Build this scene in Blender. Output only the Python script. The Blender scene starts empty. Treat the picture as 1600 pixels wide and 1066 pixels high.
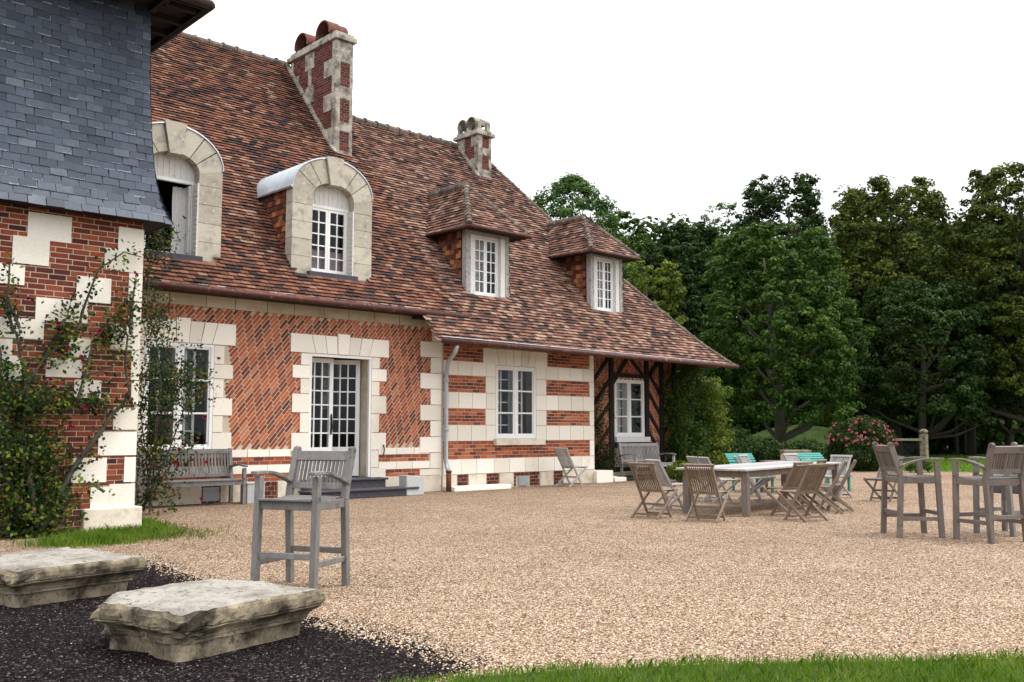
import bpy, math, random
import numpy as np
from mathutils import Vector, Matrix, noise as mnoise

# ------------------------------------------------------------------ camera, world, sun, exposure
SC = bpy.context.scene
COL = SC.collection
R = math.radians
FPX, YAW, PITCH, EYE = 1510.0, R(47.2), math.atan((675 - 533) / 1510.0), 1.25
cam = bpy.data.cameras.new("camera"); camo = bpy.data.objects.new("camera", cam); COL.objects.link(camo)
cam.sensor_width = 36.0; cam.lens = 36.0 * FPX / 1600.0
cam.clip_start = 0.05; cam.clip_end = 3000
camo.location = (0, 0, EYE); camo.rotation_euler = (R(90) + PITCH, 0, YAW - R(90))
SC.camera = camo

SUN_EL, SUN_AZ = R(58), R(-38)          # azimuth of the sun measured from +X towards +Y
world = bpy.data.worlds.new("World"); SC.world = world; world.use_nodes = True
wn = world.node_tree; wn.nodes.clear()
wo = wn.nodes.new("ShaderNodeOutputWorld"); bg = wn.nodes.new("ShaderNodeBackground")
sky = wn.nodes.new("ShaderNodeTexSky"); sky.sky_type = 'NISHITA'; sky.sun_disc = False
sky.sun_elevation = SUN_EL; sky.sun_rotation = R(90) - SUN_AZ
mixw = wn.nodes.new("ShaderNodeMix"); mixw.data_type = 'RGBA'
cl = wn.nodes.new("ShaderNodeTexNoise"); cl.inputs['Scale'].default_value = 2.2; cl.inputs['Detail'].default_value = 4
crw = wn.nodes.new("ShaderNodeValToRGB")   # overcast cloud deck
crw.color_ramp.elements[0].color = (15.8, 16.0, 16.3, 1); crw.color_ramp.elements[1].color = (18.2, 18.2, 18.3, 1)
crw.color_ramp.elements[0].position = .35; crw.color_ramp.elements[1].position = .65
tcw = wn.nodes.new("ShaderNodeTexCoord")
wn.links.new(tcw.outputs['Generated'], cl.inputs['Vector'])
wn.links.new(cl.outputs['Fac'], crw.inputs['Fac'])
mixw.inputs['Factor'].default_value = 0.93
sepw = wn.nodes.new("ShaderNodeSeparateXYZ"); wn.links.new(tcw.outputs['Generated'], sepw.inputs[0])
mrw = wn.nodes.new("ShaderNodeMapRange"); mrw.inputs['To Min'].default_value = .40; mrw.inputs['To Max'].default_value = 1.0
wn.links.new(sepw.outputs['Z'], mrw.inputs['Value'])           # an overcast sky is brightest overhead
mulw = wn.nodes.new("ShaderNodeMix"); mulw.data_type = 'RGBA'; mulw.blend_type = 'MULTIPLY'; mulw.inputs['Factor'].default_value = 1
wn.links.new(crw.outputs['Color'], mulw.inputs['A']); wn.links.new(mrw.outputs['Result'], mulw.inputs['B'])
wn.links.new(sky.outputs['Color'], mixw.inputs['A']); wn.links.new(mulw.outputs['Result'], mixw.inputs['B'])
wn.links.new(mixw.outputs['Result'], bg.inputs['Color']); bg.inputs['Strength'].default_value = 0.1
wn.links.new(bg.outputs['Background'], wo.inputs['Surface'])

sl = bpy.data.lights.new("sun", 'SUN'); so = bpy.data.objects.new("sun", sl); COL.objects.link(so)
sl.energy = 1.5; sl.angle = R(16); sl.color = (1.0, 0.95, 0.88)
sd = Vector((math.cos(SUN_EL) * math.cos(SUN_AZ), math.cos(SUN_EL) * math.sin(SUN_AZ), math.sin(SUN_EL)))
so.rotation_euler = sd.to_track_quat('Z', 'Y').to_euler(); so.location = sd * 60

SC.view_settings.view_transform = 'Standard'; SC.view_settings.look = 'None'
SC.view_settings.exposure = 0.78; SC.view_settings.gamma = 1.0; SC.view_settings.use_curve_mapping = False
SC.render.engine = 'CYCLES'
SC.cycles.max_bounces = 8; SC.cycles.transparent_max_bounces = 12; SC.cycles.use_denoising = True

random.seed(7); RNG = np.random.default_rng(11)
U = random.uniform

# ------------------------------------------------------------------ helpers: survey of the photograph
_f = np.array([math.cos(YAW) * math.cos(PITCH), math.sin(YAW) * math.cos(PITCH), math.sin(PITCH)])
_r = np.array([math.sin(YAW), -math.cos(YAW), 0.0]); _u = np.cross(_r, _f)
def _ray(x, y): return _f * FPX + _r * (x - 800) + _u * (533 - y)
def onY(x, y, Y):
    d = _ray(x, y); t = Y / d[1]; return d[0] * t, EYE + d[2] * t
def onG(x, y, z=0.0):
    d = _ray(x, y); t = (z - EYE) / d[2]; return d[0] * t, d[1] * t
def atD(x, dep):                        # ground point at a column of the picture, dep metres ahead
    k = dep * (x - 800) / 1510.0
    return math.cos(YAW) * dep + math.sin(YAW) * k, math.sin(YAW) * dep - math.cos(YAW) * k

# ------------------------------------------------------------------ helpers: meshes
class MB:
    def __init__(s): s.v = []; s.f = []
    def add(s, vs, fs):
        o = len(s.v); s.v += [tuple(v) for v in vs]; s.f += [tuple(i + o for i in f) for f in fs]
    def box(s, x0, x1, y0, y1, z0, z1):
        s.add([(x0,y0,z0),(x1,y0,z0),(x1,y1,z0),(x0,y1,z0),(x0,y0,z1),(x1,y0,z1),(x1,y1,z1),(x0,y1,z1)],
              [(0,3,2,1),(4,5,6,7),(0,1,5,4),(1,2,6,5),(2,3,7,6),(3,0,4,7)])
    def beam(s, p, q, w, t, up=(0,0,1)):
        p, q = Vector(p), Vector(q); d = (q - p).normalized(); up = Vector(up)
        a = d.cross(up)
        if a.length < 1e-4: a = d.cross(Vector((0,1,0)))
        a.normalize(); b = a.cross(d).normalized()
        a *= w / 2; b *= t / 2
        s.add([p-a-b, p+a-b, p+a+b, p-a+b, q-a-b, q+a-b, q+a+b, q-a+b],
              [(0,3,2,1),(4,5,6,7),(0,1,5,4),(1,2,6,5),(2,3,7,6),(3,0,4,7)])
    def tube(s, pts, rad, n=8, cap=True):
        pts = [Vector(p) for p in pts]; m = len(pts)
        rs = rad if isinstance(rad, (list, tuple)) else [rad] * m
        ref = Vector((0.31, 0.17, 0.93)); o = len(s.v)
        for i, p in enumerate(pts):
            d = (pts[min(i+1, m-1)] - pts[max(i-1, 0)]).normalized()
            a = d.cross(ref)
            if a.length < .05: a = d.cross(Vector((1,0,0)))
            a.normalize(); b = d.cross(a)
            for k in range(n):
                t = 2 * math.pi * k / n
                s.v.append(tuple(p + (a * math.cos(t) + b * math.sin(t)) * rs[i]))
        for i in range(m - 1):
            for k in range(n):
                k2 = (k + 1) % n
                s.f.append((o+i*n+k, o+i*n+k2, o+(i+1)*n+k2, o+(i+1)*n+k))
        if cap:
            s.f.append(tuple(o + k for k in range(n-1, -1, -1))); s.f.append(tuple(o+(m-1)*n+k for k in range(n)))
    def lathe(s, prof, n=12, c=(0,0,0)):
        o = len(s.v)
        for r_, z_ in prof:
            for k in range(n):
                t = 2*math.pi*k/n; s.v.append((c[0]+r_*math.cos(t), c[1]+r_*math.sin(t), c[2]+z_))
        for i in range(len(prof)-1):
            for k in range(n):
                k2 = (k+1) % n; s.f.append((o+i*n+k, o+i*n+k2, o+(i+1)*n+k2, o+(i+1)*n+k))
        s.f.append(tuple(o+k for k in range(n-1,-1,-1))); s.f.append(tuple(o+(len(prof)-1)*n+k for k in range(n)))
    def prism_y(s, poly, y0, y1):         # poly in (x,z), counter-clockwise seen from -Y
        n = len(poly)
        s.add([(x,y0,z) for x,z in poly]+[(x,y1,z) for x,z in poly],
              [tuple(range(n)), tuple(range(2*n-1,n-1,-1))]+[((i+1)%n, i, n+i, n+(i+1)%n) for i in range(n)])
    def build(s, name, m, parent=None, smooth=False, bevel=0.0, loc=None):
        me = bpy.data.meshes.new(name); me.from_pydata(s.v, [], s.f); me.update()
        me.materials.append(m)
        if smooth: me.polygons.foreach_set('use_smooth', [True]*len(me.polygons))
        o = bpy.data.objects.new(name, me); COL.objects.link(o)
        if parent: o.parent = parent
        if loc: o.location = loc
        if bevel:
            b = o.modifiers.new('bevel', 'BEVEL'); b.width = bevel; b.segments = 1; b.limit_method = 'ANGLE'; b.angle_limit = R(50)
        return o

def np_mesh(name, V, n_per, m, parent=None, smooth=False):
    """V: (k*n_per,3) loose faces of n_per corners each"""
    me = bpy.data.meshes.new(name); nv = len(V); nf = nv // n_per
    me.vertices.add(nv); me.vertices.foreach_set('co', np.ascontiguousarray(V, dtype=np.float32).ravel())
    me.loops.add(nv); me.loops.foreach_set('vertex_index', np.arange(nv, dtype=np.int32))
    me.polygons.add(nf); me.polygons.foreach_set('loop_start', np.arange(0, nv, n_per, dtype=np.int32))
    me.polygons.foreach_set('loop_total', np.full(nf, n_per, dtype=np.int32))
    me.update(calc_edges=True); me.materials.append(m)
    o = bpy.data.objects.new(name, me); COL.objects.link(o)
    if parent: o.parent = parent
    return o

def tag(o, label=None, cat=None, group=None, kind=None):
    if label: o['label'] = label
    if cat: o['category'] = cat
    if group: o['group'] = group
    if kind: o['kind'] = kind
    return o
def thing(name, label, cat, loc=(0,0,0), rz=0.0, group=None):
    o = bpy.data.objects.new(name, None); COL.objects.link(o); o.location = loc; o.rotation_euler = (0,0,rz)
    o.empty_display_size = .2
    return tag(o, label, cat, group)
def dup(root, loc, rz, label, group=None, matmap=None, scale=None):
    def cp(o, parent):
        c = o.copy(); COL.objects.link(c); c.parent = parent
        for ch in o.children: cp(ch, c)
        return c
    r = cp(root, None); r.location = loc; r.rotation_euler = (0,0,rz); r['label'] = label
    if group: r['group'] = group
    if scale: r.scale = scale
    return r

# ------------------------------------------------------------------ helpers: materials
def mat(name, rough=.8, spec=.08):
    m = bpy.data.materials.new(name); m.use_nodes = True; nt = m.node_tree
    b = nt.nodes['Principled BSDF']; b.inputs['Roughness'].default_value = rough
    b.inputs['Specular IOR Level'].default_value = spec
    return m, nt, b
def nd(nt, t, **kw):
    n = nt.nodes.new(t)
    for k, v in kw.items():
        if k in n.inputs: n.inputs[k].default_value = v
        else: setattr(n, k, v)
    return n
def ramp(nt, fac, stops, interp='LINEAR'):
    c = nt.nodes.new('ShaderNodeValToRGB'); c.color_ramp.interpolation = interp
    e = c.color_ramp.elements
    while len(e) < len(stops): e.new(.5)
    for el, (p, col) in zip(e, stops): el.position = p; el.color = (*col, 1)
    nt.links.new(fac, c.inputs['Fac']); return c.outputs['Color']
def mixc(nt, f, a, b, mode='MIX'):
    m = nt.nodes.new('ShaderNodeMix'); m.data_type = 'RGBA'; m.blend_type = mode
    for k, v in (('Factor', f), ('A', a), ('B', b)):
        if isinstance(v, (int, float)): m.inputs[k].default_value = v
        elif isinstance(v, tuple): m.inputs[k].default_value = (*v, 1)
        else: nt.links.new(v, m.inputs[k])
    return m.outputs['Result']
def tex_noise(nt, scale, detail=4, rough=.55, vec=None, stretch=None):
    n = nd(nt, 'ShaderNodeTexNoise', Scale=scale, Detail=detail, Roughness=rough)
    tc = nt.nodes.new('ShaderNodeTexCoord'); out = tc.outputs['Object']
    if stretch:
        mp = nt.nodes.new('ShaderNodeMapping'); mp.inputs['Scale'].default_value = stretch
        nt.links.new(out, mp.inputs['Vector']); out = mp.outputs['Vector']
    nt.links.new(out, n.inputs['Vector']); return n.outputs['Fac']
def bump(nt, b, h, strength=.4, dist=.01):
    n = nd(nt, 'ShaderNodeBump', Strength=strength, Distance=dist)
    nt.links.new(h, n.inputs['Height']); nt.links.new(n.outputs['Normal'], b.inputs['Normal'])
def math_(nt, op, a, b=None):
    n = nt.nodes.new('ShaderNodeMath'); n.operation = op
    for i, v in enumerate((a, b)):
        if v is None: continue
        if isinstance(v, (int, float)): n.inputs[i].default_value = v
        else: nt.links.new(v, n.inputs[i])
    return n.outputs[0]

def island_mat(name, stops, rough=.8, patch=None, nscale=14, namt=.35, bstr=.4, bdist=.004, spec=.07, streaks=None, mass=0.0, mass_scale=.9):
    """colour per separate piece (brick, tile, leaf) plus grain, plus optional lichen patches;
    mass shifts the per-piece value in larger groups, as kiln batches do"""
    m, nt, b = mat(name, rough, spec)
    g = nt.nodes.new('ShaderNodeNewGeometry'); val = g.outputs['Random Per Island']
    if mass:
        big = tex_noise(nt, mass_scale, 3, .6)
        big = math_(nt, 'MULTIPLY', math_(nt, 'SUBTRACT', big, .5), mass)
        val = math_(nt, 'ADD', val, big)
    c = ramp(nt, val, stops)
    n = tex_noise(nt, nscale, 5, .65)
    c = mixc(nt, namt, c, ramp(nt, n, [(.3, (.35,.35,.35)), (.7, (1.3,1.3,1.3))]), 'MULTIPLY')
    if patch:
        sc, col, lo, hi = patch
        pn = tex_noise(nt, sc, 6, .7)
        c = mixc(nt, ramp(nt, pn, [(lo, (0,0,0)), (hi, (1,1,1))]), c, col)
    nt.links.new(c, b.inputs['Base Color'])
    bump(nt, b, n, bstr, bdist)
    return m

def stone_mat(name, base, dark, rough=.85, stain=(.6,.75), scale=3.0, island=.12, fine=60, bstr=.3, speck=None, spec=.06):
    m, nt, b = mat(name, rough, spec)
    g = nt.nodes.new('ShaderNodeNewGeometry')
    k0 = 1 - island; k1 = 1 + island * .6
    c = mixc(nt, 1.0, base, ramp(nt, g.outputs['Random Per Island'], [(0, (k0, k0*.985, k0*.95)), (1, (k1, k1, k1))]), 'MULTIPLY')
    n = tex_noise(nt, scale, 7, .65); fn = tex_noise(nt, fine, 4, .6)
    c = mixc(nt, ramp(nt, n, [(stain[0], (0,0,0)), (stain[1], (1,1,1))]), c, dark)
    c = mixc(nt, .28, c, ramp(nt, fn, [(.3, (.55,.55,.55)), (.7, (1.2,1.2,1.2))]), 'MULTIPLY')
    if speck:
        sn = tex_noise(nt, speck[0], 3, .7)
        c = mixc(nt, ramp(nt, sn, [(speck[1], (0,0,0)), (speck[1]+.05, (1,1,1))]), c, speck[2])
    nt.links.new(c, b.inputs['Base Color']); bump(nt, b, fn, bstr, .006)
    return m

def leaf_mat(name, stops, patch=None):
    m = bpy.data.materials.new(name); m.use_nodes = True; nt = m.node_tree
    b = nt.nodes['Principled BSDF']; b.inputs['Roughness'].default_value = .5; b.inputs['Specular IOR Level'].default_value = .09
    g = nt.nodes.new('ShaderNodeNewGeometry')
    val = g.outputs['Random Per Island']
    big = tex_noise(nt, patch or .5, 3, .6)
    val = math_(nt, 'ADD', math_(nt, 'MULTIPLY', val, .6), math_(nt, 'MULTIPLY', math_(nt, 'SUBTRACT', big, .3), 1.0))
    c = ramp(nt, val, stops)
    nt.links.new(c, b.inputs['Base Color'])
    tr = nt.nodes.new('ShaderNodeBsdfTranslucent')
    c2 = mixc(nt, 1.0, c, (1.1, 1.25, .6), 'MULTIPLY'); nt.links.new(c2, tr.inputs['Color'])
    mx = nt.nodes.new('ShaderNodeMixShader'); mx.inputs[0].default_value = .3
    out = nt.nodes['Material Output']
    nt.links.new(b.outputs[0], mx.inputs[1]); nt.links.new(tr.outputs[0], mx.inputs[2]); nt.links.new(mx.outputs[0], out.inputs['Surface'])
    return m

def plain(name, col, rough=.6, namt=.25, nscale=20, metallic=0.0, bstr=.15, spec=.12, dirt=None):
    m, nt, b = mat(name, rough, spec); b.inputs['Metallic'].default_value = metallic
    n = tex_noise(nt, nscale, 5, .65)
    c = mixc(nt, namt, col, ramp(nt, n, [(.3, (.45,.45,.45)), (.7, (1.25,1.25,1.25))]), 'MULTIPLY')
    if dirt:
        dn = tex_noise(nt, dirt[0], 6, .7)
        c = mixc(nt, ramp(nt, dn, [(dirt[2], (0,0,0)), (dirt[2]+.12, (1,1,1))]), c, dirt[1])
    nt.links.new(c, b.inputs['Base Color']); bump(nt, b, n, bstr, .004)
    return m

M = {}
TILE_A = [(0,(.038,.030,.030)), (.12,(.062,.041,.038)), (.32,(.102,.054,.043)), (.54,(.148,.069,.048)), (.74,(.195,.086,.056)), (.90,(.24,.112,.072)), (1,(.27,.175,.125))]
TILE_B = [(0,(.048,.039,.038)), (.13,(.085,.056,.048)), (.34,(.140,.076,.060)), (.57,(.198,.102,.076)), (.78,(.26,.142,.106)), (1,(.34,.24,.18))]
M['tile'] = island_mat('clay_roof_tile', TILE_A, .85, (5.0,(.10,.09,.085),.62,.80), 30, .35, .5, .004, mass=.6, mass_scale=1.1)
M['tile_worn'] = island_mat('worn_roof_tile', TILE_B, .85, (4.0,(.34,.29,.25),.60,.82), 30, .4, .5, .004, mass=.6, mass_scale=1.0)
M['tile_hung'] = island_mat('hung_cheek_tile', [(0,(.05,.028,.025)),(.35,(.13,.05,.033)),(.7,(.26,.09,.045)),(1,(.40,.17,.075))], .8, None, 30, .3, .4, .004)
M['ridge'] = stone_mat('lichened_ridge', (.20,.155,.13), (.085,.075,.07), .9, (.42,.62), 5, .35, 40, .5, (11,.6,(.30,.28,.20)))
BR = [(0,(.105,.043,.036)), (.10,(.175,.057,.040)), (.32,(.27,.076,.045)), (.62,(.40,.104,.048)), (.88,(.51,.140,.058)), (1,(.50,.20,.11))]
M['brick'] = island_mat('brick', BR, .85, (9,(.33,.14,.095),.62,.85), 40, .4, .5, .003, mass=.25, mass_scale=1.2)
M['brick_tower'] = island_mat('tower_brick', [(0,(.07,.025,.024)),(.2,(.15,.04,.03)),(.6,(.24,.062,.035)),(.9,(.34,.085,.04)),(1,(.40,.13,.06))], .85, (7,(.09,.05,.045),.62,.85), 40, .45, .5, .003, mass=.35, mass_scale=1.0)
M['brick_dark'] = island_mat('chimney_brick', [(0,(.07,.02,.02)),(.5,(.125,.034,.028)),(1,(.18,.05,.036))], .85, None, 40, .35, .5, .003)
M['mortar'] = plain('mortar', (.54,.46,.36), .95, .35, 60)
M['mortar_dark'] = plain('mortar_weathered', (.24,.19,.16), .95, .35, 60)
M['stone'] = stone_mat('pale_limestone', (.86,.815,.73), (.66,.575,.45), .85, (.60,.82), 1.7, .12, 70, .25)
M['stone_base'] = stone_mat('stained_limestone', (.72,.66,.55), (.42,.35,.24), .9, (.48,.70), 2.2, .2, 60, .4)
M['stone_dormer'] = stone_mat('weathered_limestone', (.49,.45,.375), (.22,.20,.175), .9, (.50,.76), 4.5, .2, 50, .6, (14,.60,(.56,.53,.46)))
M['stone_chimney'] = stone_mat('lichened_limestone', (.40,.37,.32), (.14,.125,.11), .9, (.44,.62), 4, .2, 50, .5, (10,.62,(.52,.48,.36)))
M['frieze'] = stone_mat('shaded_stained_frieze_stone', (.56,.48,.36), (.36,.29,.20), .9, (.50,.72), 2.5, .15, 60, .3)  # stained stone, base tone also darkened to carry the shade under the eave
M['joint'] = plain('dark_joint_mortar', (.22,.19,.15), .95, .3, 50)  # darker mortar tone for joints
M['slate'] = island_mat('slate', [(0,(.030,.040,.062)),(.2,(.046,.061,.092)),(.7,(.062,.081,.118)),(.95,(.082,.102,.140)),(1,(.13,.15,.18))], .5, (9,(.022,.027,.038),.62,.74), 24, .4, .35, .003, spec=.30, mass=.3, mass_scale=1.5)
M['lime'] = plain('lime_bloom', (.30,.32,.36), .9, .6, 60, dirt=(40,(.10,.12,.15),.5))
M['white'] = plain('white_paint', (.80,.80,.79), .45, .10, 25, spec=.4, dirt=(9,(.55,.53,.48),.72))
M['white_worn'] = plain('worn_white_paint', (.66,.65,.62), .6, .22, 22, dirt=(14,(.30,.27,.23),.60))
M['grey_wood'] = plain('bleached_timber', (.36,.35,.34), .8, .5, 24, dirt=(8,(.16,.15,.15),.55))
M['timber'] = plain('black_timber', (.022,.020,.022), .7, .4, 18, dirt=(6,(.06,.055,.055),.62))
M['zinc'] = plain('zinc', (.42,.455,.49), .5, .3, 5, metallic=.35, spec=.5, dirt=(7,(.35,.33,.31),.62))
M['copper'] = plain('weathered_copper', (.095,.043,.036), .55, .45, 12, metallic=.3, dirt=(10,(.30,.17,.13),.58))
M['gutter_dark'] = plain('dark_brown_gutter', (.040,.026,.024), .6, .4, 12)  # darker brown than the copper of the house gutters
M['iron'] = plain('dark_iron', (.03,.03,.032), .5, .3, 20)
M['rust'] = plain('painted_iron_shoe', (.16,.06,.045), .7, .4, 25)
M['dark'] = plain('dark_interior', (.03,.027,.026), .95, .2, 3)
M['soffit'] = plain('dark_soffit_boards', (.035,.028,.026), .8, .4, 12)
M['step'] = plain('slate_step', (.075,.072,.085), .7, .4, 18, dirt=(9,(.16,.15,.15),.6))
M['concrete'] = plain('grey_concrete', (.42,.43,.43), .9, .3, 22, bstr=.3)
M['post'] = stone_mat('mossy_concrete', (.24,.205,.155), (.10,.09,.065), .95, (.45,.65), 6, .1, 40, .5)
M['curtain'] = plain('pale_curtain', (.62,.61,.60), .9, .15, 30)
M['floral'] = plain('floral_curtain', (.55,.44,.45), .9, .5, 22, dirt=(30,(.35,.16,.20),.55))

def glass():
    m = bpy.data.materials.new('window_glass'); m.use_nodes = True; nt = m.node_tree; nt.nodes.clear()
    out = nt.nodes.new('ShaderNodeOutputMaterial'); mx = nt.nodes.new('ShaderNodeMixShader')
    fr = nd(nt, 'ShaderNodeFresnel', IOR=1.48); tr = nt.nodes.new('ShaderNodeBsdfTransparent'); gl = nd(nt, 'ShaderNodeBsdfGlossy', Roughness=.02)
    tr.inputs['Color'].default_value = (.94,.96,.96,1); gl.inputs['Color'].default_value = (.55,.6,.64,1)
    nt.links.new(fr.outputs[0], mx.inputs[0]); nt.links.new(tr.outputs[0], mx.inputs[1]); nt.links.new(gl.outputs[0], mx.inputs[2])
    nt.links.new(mx.outputs[0], out.inputs['Surface']); return m
M['glass'] = glass()
def lace():
    m = bpy.data.materials.new('lace_curtain'); m.use_nodes = True; nt = m.node_tree
    b = nt.nodes['Principled BSDF']; b.inputs['Base Color'].default_value = (.6,.6,.6,1); b.inputs['Roughness'].default_value = .9
    v = nd(nt, 'ShaderNodeTexVoronoi', Scale=60.0); tc = nt.nodes.new('ShaderNodeTexCoord'); nt.links.new(tc.outputs['Object'], v.inputs['Vector'])
    nt.links.new(ramp(nt, v.outputs['Distance'], [(.25,(.6,.6,.6)),(.45,(.15,.15,.15))]), b.inputs['Alpha']); return m
M['lace'] = lace()

def wood_mat(name, stops, dirt):
    m, nt, b = mat(name, .6, .3)
    g = nt.nodes.new('ShaderNodeNewGeometry'); oi = nt.nodes.new('ShaderNodeObjectInfo')
    val = math_(nt, 'ADD', math_(nt, 'MULTIPLY', g.outputs['Random Per Island'], .65), math_(nt, 'MULTIPLY', oi.outputs['Random'], .35))
    c = ramp(nt, val, stops)
    n = tex_noise(nt, 9, 6, .7, stretch=(1, 1, .35)); n2 = tex_noise(nt, 70, 3, .6, stretch=(1, 1, .15))
    c = mixc(nt, .55, c, ramp(nt, n, [(.25,(.45,.43,.42)),(.75,(1.25,1.25,1.25))]), 'MULTIPLY')
    c = mixc(nt, .35, c, ramp(nt, n2, [(.3,(.55,.55,.55)),(.7,(1.15,1.15,1.15))]), 'MULTIPLY')
    dn = tex_noise(nt, 5, 6, .75)
    c = mixc(nt, ramp(nt, dn, [(dirt[1],(0,0,0)),(dirt[1]+.14,(1,1,1))]), c, dirt[0])
    nt.links.new(c, b.inputs['Base Color']); bump(nt, b, n2, .35, .003); return m
M['teak'] = wood_mat('silvered_teak', [(0,(.105,.098,.093)),(.5,(.165,.155,.148)),(1,(.25,.24,.232))], ((.05,.046,.044),.55))
M['teak_pale'] = wood_mat('pale_silvered_teak', [(0,(.23,.217,.208)),(.5,(.33,.317,.308)),(1,(.44,.426,.417))], ((.16,.148,.14),.60))
M['teak_brown'] = wood_mat('brown_teak', [(0,(.12,.083,.058)),(.5,(.19,.135,.095)),(1,(.27,.21,.16))], ((.10,.08,.065),.62))
M['teak_dark'] = wood_mat('dark_weathered_teak', [(0,(.085,.068,.058)),(.5,(.14,.115,.10)),(1,(.21,.18,.16))], ((.05,.043,.038),.58))
M['teal'] = plain('teal_paint', (.045,.25,.215), .5, .3, 20)

# ------------------------------------------------------------------ ground
def poly_sheet(name, pts, z, m, kind='structure'):
    mb = MB(); mb.add([(x, y, z) for x, y in pts], [tuple(range(len(pts)))]); o = mb.build(name, m); tag(o, kind=kind); return o

def gravel_mat(name, stops, scale, tint_amt, bstr, big, spec=.06):
    m, nt, b = mat(name, .9, spec)
    tc = nt.nodes.new('ShaderNodeTexCoord')
    v = nd(nt, 'ShaderNodeTexVoronoi', Scale=scale); v.inputs['Randomness'].default_value = 1
    nt.links.new(tc.outputs['Object'], v.inputs['Vector'])
    v2 = nd(nt, 'ShaderNodeTexVoronoi', Scale=scale*1.9); nt.links.new(tc.outputs['Object'], v2.inputs['Vector'])
    sep = nt.nodes.new('ShaderNodeSeparateColor'); nt.links.new(v.outputs['Color'], sep.inputs[0])
    sep2 = nt.nodes.new('ShaderNodeSeparateColor'); nt.links.new(v2.outputs['Color'], sep2.inputs[0])
    c = ramp(nt, sep.outputs[0], stops); c2 = ramp(nt, sep2.outputs[1], stops)
    pick = ramp(nt, sep.outputs[2], [(.5,(0,0,0)),(.52,(1,1,1))])
    c = mixc(nt, pick, c, c2)
    edge = ramp(nt, v.outputs['Distance'], [(.38,(1,1,1)),(.72,(.22,.18,.16))])
    c = mixc(nt, .9, c, edge, 'MULTIPLY')
    g1 = tex_noise(nt, 27, 3, .75); g2 = tex_noise(nt, 62, 2, .7)
    c = mixc(nt, tint_amt, c, ramp(nt, g1, [(.32,(.58,.54,.51)),(.5,(1,1,1)),(.68,(1.22,1.23,1.24))]), 'MULTIPLY')
    c = mixc(nt, tint_amt, c, ramp(nt, g2, [(.34,(.60,.56,.53)),(.52,(1,1,1)),(.68,(1.2,1.2,1.2))]), 'MULTIPLY')
    n = tex_noise(nt, .55, 6, .7); n3 = tex_noise(nt, 2.6, 4, .6)
    c = mixc(nt, tint_amt, c, ramp(nt, n, [(.3,big[0]),(.7,big[1])]), 'MULTIPLY')
    c = mixc(nt, tint_amt*.8, c, ramp(nt, n3, [(.3,(.78,.77,.76)),(.7,(1.12,1.12,1.12))]), 'MULTIPLY')
    nt.links.new(c, b.inputs['Base Color'])
    inv = math_(nt, 'SUBTRACT', 1.0, v.outputs['Distance'])
    h = math_(nt, 'ADD', inv, math_(nt, 'MULTIPLY', n3, .8)); bump(nt, b, h, bstr, .012); return m
GR = [(0,(.07,.045,.032)),(.13,(.20,.115,.066)),(.3,(.335,.22,.138)),(.55,(.455,.335,.236)),(.78,(.56,.455,.345)),(.93,(.70,.63,.53)),(1,(.24,.19,.15))]
M['gravel'] = gravel_mat('pea_gravel', GR, 60, .6, .8, ((.72,.66,.61),(1.22,1.21,1.20)))
M['tarmac'] = gravel_mat('dark_chippings', [(0,(.004,.0036,.0042)),(.5,(.011,.0095,.0105)),(.85,(.028,.023,.024)),(.96,(.08,.068,.066)),(1,(.15,.135,.13))], 55, .6, .9, ((.6,.58,.60),(1.5,1.4,1.38)), .04)
M['turf'] = plain('turf_soil', (.040,.065,.016), .95, .5, 8)
M['lawn'] = plain('mown_lawn', (.10,.185,.028), .95, .45, 3.0, dirt=(1.2,(.12,.17,.04),.58))
M['bank'] = plain('rough_bank_grass', (.050,.085,.020), .95, .7, 5, dirt=(2.5,(.025,.035,.012),.5))
M['floor'] = plain('wood_floor_earth', (.030,.034,.016), .95, .5, 2)

poly_sheet('ground', [(-400,-400),(700,-400),(700,700),(-400,700)], -.012, M['floor'])
def edge(pts, jit, n=12):
    out = []
    for (a, b) in zip(pts[:-1], pts[1:]):
        for k in range(n):
            t = k / n; out.append((a[0]+(b[0]-a[0])*t+U(-jit,jit), a[1]+(b[1]-a[1])*t+U(-jit,jit)))
    out.append(pts[-1]); return out
lawn_edge = [(2.0,4.16),(2.90,3.93),(3.29,3.86),(3.86,3.58),(4.44,3.17),(5.0,2.74),(5.85,2.08),(7.15,1.0),(9,-.65)]
le = edge(lawn_edge, .015)
far_edge = edge([(40,3),(33,9.5),(31.0,12.5),(30,15.6),(26,17.6),(23.9,16.1),(22.1,17.1)], .10)
gravel_pts = [(3.0,18.0),(2.0,4.4)] + le + [(20,-12),(38,-12)] + far_edge + [(21.9,18.0)]
poly_sheet('gravel', gravel_pts, 0.0, M['gravel'])
tar = edge([(3.95,9.6),(3.87,8.9),(3.66,7.2),(3.54,5.6),(3.60,5.15),(3.58,4.72),(3.44,3.98)], .025)
poly_sheet('dark_path', [(-3,11.2),(1.5,11.4),(3.3,10.4)] + tar + [(2.90,3.95),(2.0,4.19),(1.0,4.62),(-3,5.3)], .005, M['tarmac'])
near_lawn = poly_sheet('lawn', [(-6,5.7),(1.0,4.60)] + le + [(9,-8),(-6,-8)], .004, M['turf'])
poly_sheet('far_lawn', far_edge + [(24,24),(40,34),(60,30),(80,18),(70,0),(48,-2)], .004, M['lawn'])

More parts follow.
